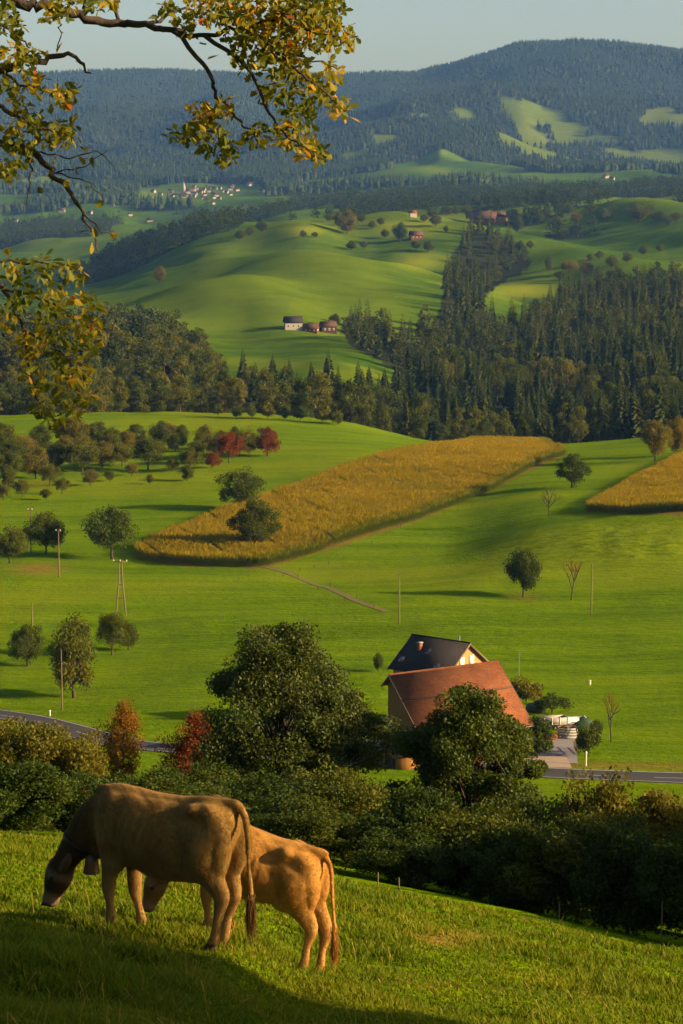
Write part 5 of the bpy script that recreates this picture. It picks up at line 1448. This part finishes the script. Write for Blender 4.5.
def cow(name, label, loc, head_dir, S, mats, furmat, legs, headturn=(0, 0), lower=0.0, seed=0):
    """loc: ground point under the belly; head_dir: heading in the ground plane"""
    hd = np.array([head_dir[0], head_dir[1], 0]); hd /= np.linalg.norm(hd); lf = np.array([-hd[1], hd[0], 0])
    x0, y0 = loc
    z0 = T(x0, y0)
    pit = (T(x0 + hd[0] * .6, y0 + hd[1] * .6) - T(x0 - hd[0] * .6, y0 - hd[1] * .6)) / 1.2
    def gz(p):   # ground height under a body-space point, in body space
        w = np.array([x0, y0]) + (hd[:2] * p[0] + lf[:2] * p[1]) * S
        return (T(w[0], w[1]) - z0) / S
    def tilt(p): return np.array([p[0] * .90, p[1], p[2] + pit * p[0] * .9])
    bm = bmesh.new()
    ysv, zuv = (0, 1, 0), (0, 0, 1)
    # trunk (x forward)
    prof = [(-.93, 1.19, .05, .05), (-.90, 1.17, .12, .13), (-.83, 1.12, .21, .23), (-.70, 1.075, .275, .305), (-.55, 1.045, .285, .335), (-.38, 1.01, .285, .355), (-.15, .975, .325, .385), (.08, .965, .345, .40), (.28, .98, .325, .395),
            (.45, 1.01, .285, .375), (.60, 1.035, .245, .345), (.72, 1.035, .190, .275), (.81, 1.01, .13, .20), (.87, .99, .06, .10)]
    P, Q = dens([(a, b, 0) for a, b, c, d in prof], [(c * .97, d * .94) for a, b, c, d in prof], 3)
    loft(bm, [(tilt((p[0], 0, p[1])), ysv, zuv, q[0], q[1]) for p, q in zip(P, Q)], 26)
    def blob(c, r_, rot=None):
        m4 = Matrix.Translation(Vector(tilt(c))) @ (rot.to_matrix().to_4x4() if rot else Matrix.Identity(4)) @ Matrix.Diagonal((*r_, 1))
        bmesh.ops.create_uvsphere(bm, u_segments=16, v_segments=10, radius=1, matrix=m4)
    for s in (-1, 1):
        blob((-.54, s * .165, 1.262), (.12, .07, .055))        # hook bones
        blob((-.84, s * .10, 1.17), (.10, .075, .10))          # pin bones
        blob((.47, s * .145, .99), (.22, .105, .29))          # shoulder
        blob((.42, s * .15, .80), (.13, .10, .20))
        blob((-.68, s * .155, .96), (.25, .13, .38))          # thigh
        blob((-.50, s * .20, .78), (.17, .085, .18))           # stifle / flank
        blob((-.25, s * .12, .86), (.34, .20, .26))
    blob((.42, 0, 1.30), (.36, .09, .070))                   # withers
    blob((-.70, 0, 1.31), (.28, .07, .065))                    # croup
    blob((.78, 0, .82), (.17, .11, .18))                       # brisket
    blob((-.44, 0, .66), (.16, .12, .10))                      # small udder
    blob((-.1, 0, .62), (.34, .18, .07))
    # neck and head
    ty, tz = headturn
    nk = [(.54, 0, 1.13), (.74, ty * .15, 1.05 - lower * .2), (.92, ty * .4, .92 - lower * .45), (1.06, ty * .7, .77 - lower * .75), (1.14, ty, .67 - lower * .95)]
    nr = [(.25, .17), (.215, .135), (.175, .108), (.140, .092), (.115, .088)]
    P, Q = dens([tilt(p) for p in nk], nr, 3); limbloft(bm, P, Q, 18)
    # head axis: from poll forwards and down
    poll = np.array(tilt((1.17, ty, .69 - lower)))
    hz = -0.93; hv = np.array([.26, tz, hz]); hv /= np.linalg.norm(hv)
    hs = np.cross([0, 0, 1.0], hv); hs /= np.linalg.norm(hs); hu = np.cross(hv, hs)
    hp = [(-.05, .075, .065), (.02, .115, .110), (.10, .122, .132), (.18, .108, .128), (.27, .080, .105), (.34, .070, .086), (.40, .078, .080), (.44, .070, .064), (.46, .035, .035)]
    A, B = dens([(a, 0, 0) for a, _, _ in hp], [(b, c) for _, b, c in hp], 3)
    loft(bm, [(poll + hv * a[0] - hu * .015, hs, hu, b[0], b[1]) for a, b in zip(A, B)], 18)
    hpts = {'poll': poll, 'hv': hv, 'hs': hs, 'hu': hu}
    for s in (-1, 1):
        # ear: flat leaf out to the side, slightly back and drooping
        eb = poll + hs * s * .10 + hv * .03 - hu * .02
        ed = hs * s * .70 + np.array([-.45, 0, .50]); ed /= np.linalg.norm(ed); ew = np.cross(ed, hu); ew /= np.linalg.norm(ew); en = np.cross(ed, ew)
        loft(bm, [(eb + ed * t_, ew, en, w_, .034) for t_, w_ in ((-.04, .045), (.03, .070), (.09, .105), (.16, .105), (.22, .075), (.265, .03))], 12)
        bmesh.ops.create_uvsphere(bm, u_segments=10, v_segments=8, radius=.026, matrix=Matrix.Translation(Vector(poll + hv * .16 + hs * s * .098 + hu * .055)))   # brow over the eye
        bmesh.ops.create_uvsphere(bm, u_segments=8, v_segments=6, radius=.024, matrix=Matrix.Translation(Vector(poll + hv * .452 + hs * s * .04 + hu * .045)))       # nostril rim
    # legs: feet follow the ground
    hoofs = []
    for (front, s, dx) in legs:
        if front:
            fx = .45 + dx; top = tilt((.50, s * .16, .92))
            foot = np.array([fx, s * .15, gz((fx, s * .15))])
            kn = np.array([.45 + dx * .55 + .015, s * .155, foot[2] + .40]); el = tilt((.47 + dx * .15, s * .165, .70))
            fet = foot + np.array([-.015, 0, .125]); pts = [top, el, (el + kn) / 2 + np.array([.01, 0, 0]), kn, (kn + fet) / 2, fet, foot + np.array([.02, 0, .07]), foot + np.array([.035, 0, -.02])]
            rad = [(.15, .09), (.125, .085), (.080, .064), (.066, .058), (.039, .036), (.050, .046), (.046, .044), (.064, .056)]
        else:
            fx = -.67 + dx; top = tilt((-.66, s * .17, 1.02))
            foot = np.array([fx, s * .15, gz((fx, s * .15))])
            hk = np.array([-.775 + dx * .8, s * .155, foot[2] + .52]); sti = tilt((-.58 + dx * .2, s * .18, .80))
            ga = (sti * .42 + hk * .58) + np.array([-.005, 0, .05]); fet = foot + np.array([-.03, 0, .125])
            pts = [top, sti + np.array([-.04, 0, .03]), ga, hk, hk + np.array([.02, 0, -.10]), (hk + fet) / 2 + np.array([.01, 0, -.02]), fet, foot + np.array([.01, 0, .07]), foot + np.array([.035, 0, -.02])]
            rad = [(.26, .13), (.225, .12), (.135, .082), (.084, .056), (.062, .046), (.042, .039), (.053, .046), (.047, .044), (.066, .056)]
        P, Q = dens(pts, rad, 4); limbloft(bm, P, Q, 14); hoofs.append(foot)
    # tail
    t0 = tilt((-.88, 0, 1.30)); sw = .06 if seed else .03
    tl = [t0 + np.array([.06, 0, -.02]), t0 + np.array([-.03, 0, .015]), t0 + np.array([-.11, sw * .2, -.05]), t0 + np.array([-.155, sw * .6, -.22]), t0 + np.array([-.175, sw, -.5]), t0 + np.array([-.20, sw * 1.2, -.74]), t0 + np.array([-.205, sw * 1.4, -.88]), t0 + np.array([-.20, sw * 1.4, -1.02])]
    P, Q = dens(tl, [(.070, .065), (.052, .047), (.036, .034), (.028, .027), (.024, .024), (.026, .026), (.026, .024), (.016, .016)], 4)
    limbloft(bm, P, Q, 12)
    bmesh.ops.recalc_face_normals(bm, faces=bm.faces)
    me = bpy.data.meshes.new('cow_raw'); bm.to_mesh(me); bm.free()
    o = bpy.data.objects.new('cow_raw', me); COL.objects.link(o)
    rm = o.modifiers.new('r', 'REMESH'); rm.mode = 'VOXEL'; rm.voxel_size = .013; rm.use_smooth_shade = True
    sm = o.modifiers.new('s', 'SMOOTH'); sm.factor = .5; sm.iterations = 16
    dg = bpy.context.evaluated_depsgraph_get(); me2 = bpy.data.meshes.new_from_object(o.evaluated_get(dg))
    o.modifiers.clear(); o.data = me2          # second pass: the trunk alone is smoothed further
    vg = o.vertex_groups.new(name='trunk')
    for v_ in me2.vertices:
        x_, y_, z_ = v_.co; z_ -= pit * x_
        w_ = float(sstep(.50, .66, z_) * sstep(-.80, -.70, x_) * (1 - sstep(.66, .78, x_)))
        if w_ > 0: vg.add([v_.index], w_, 'REPLACE')
    sm = o.modifiers.new('s2', 'SMOOTH'); sm.factor = .5; sm.iterations = 40; sm.vertex_group = 'trunk'
    dg = bpy.context.evaluated_depsgraph_get(); me2 = bpy.data.meshes.new_from_object(o.evaluated_get(dg))
    bpy.data.objects.remove(o)
    me2.name = name
    n = len(me2.vertices); V = np.zeros(n * 3); me2.vertices.foreach_get('co', V); V = V.reshape(-1, 3)
    # bones, hollows and muscles under the hide
    N = np.zeros(n * 3); me2.vertices.foreach_get('normal', N); N = N.reshape(-1, 3)
    bx = V[:, 0]; by = np.abs(V[:, 1]); bz = V[:, 2] - pit * V[:, 0]
    def ga(cx, cy, cz, sx, sy, sz, a): return a * np.exp(-((bx - cx) / sx) ** 2 - ((by - cy) / sy) ** 2 - ((bz - cz) / sz) ** 2)
    D = (ga(-.48, .20, 1.28, .075, .10, .05, .030) + ga(-.76, .12, 1.19, .06, .07, .06, .022) + ga(-.28, .22, 1.19, .13, .12, .075, -.034) + ga(-.62, .22, 1.18, .09, .12, .07, -.026)
         + ga(.30, .28, .98, .05, .2, .22, -.022) + ga(.43, .22, 1.14, .06, .15, .17, .020) + ga(.50, .2, .86, .07, .12, .09, .022) + ga(-.40, .26, .82, .06, .12, .14, -.030)
         + ga(-.58, .26, .93, .10, .15, .16, .020) + ga(-.74, .2, .88, .045, .12, .20, -.016) + ga(-.1, .34, .90, .25, .15, .14, .020) + ga(.62, .15, 1.02, .05, .12, .16, -.018)
         + ga(0, .10, 1.33, .60, .04, .05, -.010) + ga(.70, 0, .74, .10, .08, .10, .028))
    rib = np.clip(1 - ((bx - .05) / .30) ** 2, 0, 1) * np.clip(1 - ((bz - 1.02) / .20) ** 2, 0, 1) * (by > .15)
    D = D + .0055 * rib * np.sin((bx + .25 * (bz - 1.0)) * 2 * np.pi / .085)
    D = D + .006 * fbm(bx * 5 + 7 * V[:, 1], bz * 5, 7 + seed, 3) * (bz > .6)
    V = V + N * D[:, None]; me2.vertices.foreach_set('co', V.astype(np.float32).ravel()); me2.update()
    gzv = np.array([gz((a, b)) for a, b in ((-.67, .15), (-.67, -.15), (.45, .15), (.45, -.15))])
    def coat(V):
        x, y, z = V.T; zf = z - pit * x
        gl_ = np.interp(x, [-.67, .45], [gzv[:2].mean(), gzv[2:].mean()]) + np.where(y > 0, .5, -.5) * (gzv[0] - gzv[1])
        h_ = z - gl_; leg = (h_ < .75) & (x < .72)
        da = (V - poll) @ hv; hd_ = x > .90
        a = {'headdark': sstep(.42, .95, x) * .92, 'legpale': np.where(leg, sstep(.72, .35, h_) * .5, 0) + .35 * sstep(.80, .64, zf) * (h_ > .5) * (x < .6),
             'muzzle': np.where(hd_, sstep(.28, .37, da) * (1 - sstep(.40, .44, da)) + .75 * np.exp(-((da - .13) / .05) ** 2), 0) * .8,
             'hoof': np.maximum(np.where((h_ < .085) & (x < .72), 1.0, 0), np.where(hd_ & (da > .43), .9, 0))}
        return {k: np.clip(v, 0, 1) for k, v in a.items()}
    at_ = coat(V)
    for k_, v_ in at_.items():
        a = me2.attributes.new(k_, 'FLOAT', 'POINT'); a.data.foreach_set('value', np.clip(v_, 0, 1).astype(np.float32))
    me2.materials.clear(); me2.materials.append(mats)
    me2.polygons.foreach_set('use_smooth', np.ones(len(me2.polygons), bool))
    e = bpy.data.objects.new('cow', me2); COL.objects.link(e)
    M4 = Matrix(((hd[0] * S, lf[0] * S, 0, x0), (hd[1] * S, lf[1] * S, 0, y0), (0, 0, S, z0), (0, 0, 0, 1)))
    e.matrix_world = M4
    tag(e, label, 'cow', 'brown cows grazing on the pasture')
    # short hair of the coat, lying back and down
    me2.calc_loop_triangles()
    tri = np.zeros(len(me2.loop_triangles) * 3, np.int32); me2.loop_triangles.foreach_get('vertices', tri); tri = tri.reshape(-1, 3)
    e1 = V[tri[:, 1]] - V[tri[:, 0]]; e2 = V[tri[:, 2]] - V[tri[:, 0]]; cr = np.cross(e1, e2); ar = np.linalg.norm(cr, axis=1)
    hr = np.random.default_rng(70 + seed); nh = 46000
    pk = hr.choice(len(tri), nh, p=ar / ar.sum()); b1 = hr.random(nh); b2 = hr.random(nh); fl = b1 + b2 > 1; b1[fl] = 1 - b1[fl]; b2[fl] = 1 - b2[fl]
    P = V[tri[pk, 0]] + e1[pk] * b1[:, None] + e2[pk] * b2[:, None]; nn = cr[pk] / (ar[pk][:, None] + 1e-9)
    dd = np.stack([-np.ones(nh), 0 * b1, -np.full(nh, .9)], 1) + hr.normal(size=(nh, 3)) * .35
    dd -= nn * (dd * nn).sum(1)[:, None]; dd /= np.linalg.norm(dd, axis=1)[:, None] + 1e-9
    dd = dd + nn * hr.uniform(.25, .7, nh)[:, None]; ll = hr.uniform(.012, .026, nh)[:, None]
    ss_ = np.cross(dd, nn); ss_ /= np.linalg.norm(ss_, axis=1)[:, None] + 1e-9
    keep = coat(P)['hoof'] < .5
    HV = np.stack([P - ss_ * .0020, P + ss_ * .0020, P + dd * ll], 1)[keep]
    # the switch of the tail: long separate hairs
    T0 = np.array(tl[5]); T1 = np.array(tl[7]); ns_ = 520
    q = hr.random(ns_)[:, None]; st = T0 + (T1 - T0) * q + hr.normal(size=(ns_, 3)) * .016
    en = st + np.array([-.01, 0, -1.0]) * hr.uniform(.10, .24, ns_)[:, None] + hr.normal(size=(ns_, 3)) * .02; sw_ = hr.normal(size=(ns_, 3)) * .0028
    HV = np.concatenate([HV, np.stack([st - sw_, st + sw_, en], 1)])
    g = G(); flat = HV.reshape(-1, 3); g.add(flat, np.arange(len(flat)).reshape(-1, 3))
    ho = g.obj('hair', furmat, e)
    ca_ = coat(flat)
    ca_['hoof'][-ns_ * 3:] = .55 if not seed else .12; ca_['legpale'][-ns_ * 3:] = 0
    for k_, v_ in ca_.items():
        a = ho.data.attributes.new(k_, 'FLOAT', 'POINT'); a.data.foreach_set('value', v_.astype(np.float32))
    # eyes
    for s in (-1, 1):
        bmx = bmesh.new(); bmesh.ops.create_uvsphere(bmx, u_segments=12, v_segments=8, radius=.021, matrix=Matrix.Translation(Vector(poll + hv * .165 + hs * s * .112 + hu * .045)))
        mm = bpy.data.meshes.new('eye'); bmx.to_mesh(mm); bmx.free(); mm.materials.append(MAT['leather'])
        eo = bpy.data.objects.new('eye', mm); COL.objects.link(eo); eo.parent = e
    # collar round the neck behind the head, with its bell
    c = np.array(tilt((1.01, ty * .55, .825 - lower * .62))); d = np.array([.13, ty * .3, -.20 - lower * .3]); d /= np.linalg.norm(d)
    sv = np.array([0, 1.0, 0]) - d * d[1]; sv /= np.linalg.norm(sv); uv = np.cross(d, sv)
    g = G(); nS = 28
    V = []
    for (off_, ra) in ((-.02, .97), (.02, .95), (.02, 1.01), (-.02, 1.03)):
        for k in range(nS):
            t = 2 * math.pi * k / nS; V.append(c + d * off_ + (sv * math.cos(t) * .104 + uv * math.sin(t) * .160) * ra)
    F = []
    for q in range(4):
        q2 = (q + 1) % 4
        for k in range(nS): F.append([q * nS + k, q * nS + (k + 1) % nS, q2 * nS + (k + 1) % nS, q2 * nS + k])
    g.add(V, F); co = g.obj('collar', MAT['leather'], e, True)
    lowp = c + uv * .19 * (1 if uv[2] < 0 else -1)
    g = G(); dn = np.array([0.03, 0, -1.0])
    g.tube([lowp + dn * t_ for t_ in (-.01, .015, .05, .10, .15, .165)], [.02, .048, .062, .066, .075, .078], 14)
    g.obj('bell', MAT['bronze'], co, True)
    return e

CA1 = ((.235, .142, .036), (.125, .070, .016), (.25, .16, .055), (.036, .022, .008))
CA2 = ((.37, .200, .042), (.225, .105, .020), (.40, .24, .075), (.17, .092, .022))
CM1 = cowmat('coat_grey_brown', *CA1); CF1 = cowmat('hair_grey_brown', *CA1, True)
CM2 = cowmat('coat_light_brown', *CA2); CF2 = cowmat('hair_light_brown', *CA2, True)
legs1 = [(True, 1, .03), (True, -1, -.10), (False, 1, .02), (False, -1, .12)]
legs2 = [(True, 1, .02), (True, -1, -.12), (False, 1, .03), (False, -1, -.04)]
COW1 = cow('cow_front', 'front grey brown cow grazing on the pasture, seen from behind its left flank', (at(162, 930, 20.2)[0], 20.2), (-math.cos(R(31)), math.sin(R(31))), 1.0, CM1, CF1, legs1, (.10, .16), .09, 0)
COW2 = cow('cow_rear', 'light brown cow grazing half hidden behind the front cow', (at(252, 940, 21.7)[0], 21.7), (-math.cos(R(20)), math.sin(R(20))), .89, CM2, CF2, legs2, (.14, .20), .22, 1)

# ------------------------------------------------------------------ small fence at the pasture rim
gp_ = 'thin posts of the pasture fence'
for (px, Y, h) in [(378, 60, .45), (399, 61, .45), (560, 70, .7), (663, 72, 1.5)]:
    x = (px - 341.5) / FPX * Y * 1.03; g = G(); g.tube([[0, 0, -.2], [0, 0, h]], [.024, .02], 6)
    o = g.obj('fence_post', MAT['polewood'], loc=(x, Y, T(x, Y)))
    tag(o, 'taller thin fence post at the pasture rim near the right edge' if px > 650 else 'thin wooden fence post in the shade below the pasture rim', 'post', gp_)

# ------------------------------------------------------------------ air, sky, sun, camera
g = G(); g.box((0, 4850, 250), (19000, 10100, 900))
m, nt = newmat('haze_air'); pv = node(nt, 'ShaderNodeVolumePrincipled'); oo = node(nt, 'ShaderNodeOutputMaterial')
pv.inputs['Color'].default_value = (.17, .41, 1.0, 1); pv.inputs['Density'].default_value = 3.2e-5; pv.inputs['Anisotropy'].default_value = .0; pv.inputs['Absorption Color'].default_value = (1, 1, 1, 1)
nt.links.new(pv.outputs[0], oo.inputs['Volume'])
hz = g.obj('haze', m); tag(hz, 'thin blue evening haze filling the valley', 'haze', kind='stuff')

SUN_AZ, SUN_EL = R(103), R(18.5)      # clockwise from the view direction
w = bpy.data.worlds.new('World'); scn.world = w; w.use_nodes = True
nt = w.node_tree; nt.nodes.clear()
sky = node(nt, 'ShaderNodeTexSky', sky_type='NISHITA'); sky.sun_disc = False
sky.sun_elevation = SUN_EL; sky.sun_rotation = SUN_AZ; sky.air_density = 1.0; sky.dust_density = 4.0; sky.ozone_density = 1.0; sky.altitude = 600
bg = node(nt, 'ShaderNodeBackground'); bg.inputs[1].default_value = .05
wo = node(nt, 'ShaderNodeOutputWorld'); nt.links.new(sky.outputs[0], bg.inputs[0]); nt.links.new(bg.outputs[0], wo.inputs[0])
sd = np.array([math.sin(SUN_AZ) * math.cos(SUN_EL), math.cos(SUN_AZ) * math.cos(SUN_EL), math.sin(SUN_EL)])
L = bpy.data.lights.new('sun', 'SUN'); L.energy = 5.0; L.angle = R(.55); L.color = (1.0, .70, .40)
lo = bpy.data.objects.new('sun', L); COL.objects.link(lo)
lo.rotation_euler = Vector(sd).to_track_quat('Z', 'Y').to_euler()

cam = bpy.data.cameras.new('camera'); co = bpy.data.objects.new('camera', cam); COL.objects.link(co)
cam.sensor_fit = 'VERTICAL'; cam.sensor_height = 36; cam.lens = FPX / 1024 * 36
cam.clip_start = .5; cam.clip_end = 40000
co.rotation_euler = (math.pi / 2 - TH, 0, 0)
scn.camera = co

scn.view_settings.view_transform = 'Standard'; scn.view_settings.look = 'None'
scn.view_settings.exposure = 1.62; scn.view_settings.gamma = 1
cy = scn.cycles
cy.use_denoising = True
try: cy.denoiser = 'OPENIMAGEDENOISE'
except Exception: pass
cy.max_bounces = 5; cy.diffuse_bounces = 2; cy.glossy_bounces = 1; cy.transmission_bounces = 3; cy.volume_bounces = 0; cy.transparent_max_bounces = 4
cy.use_adaptive_sampling = True; cy.adaptive_threshold = .015
cy.caustics_reflective = False; cy.caustics_refractive = False
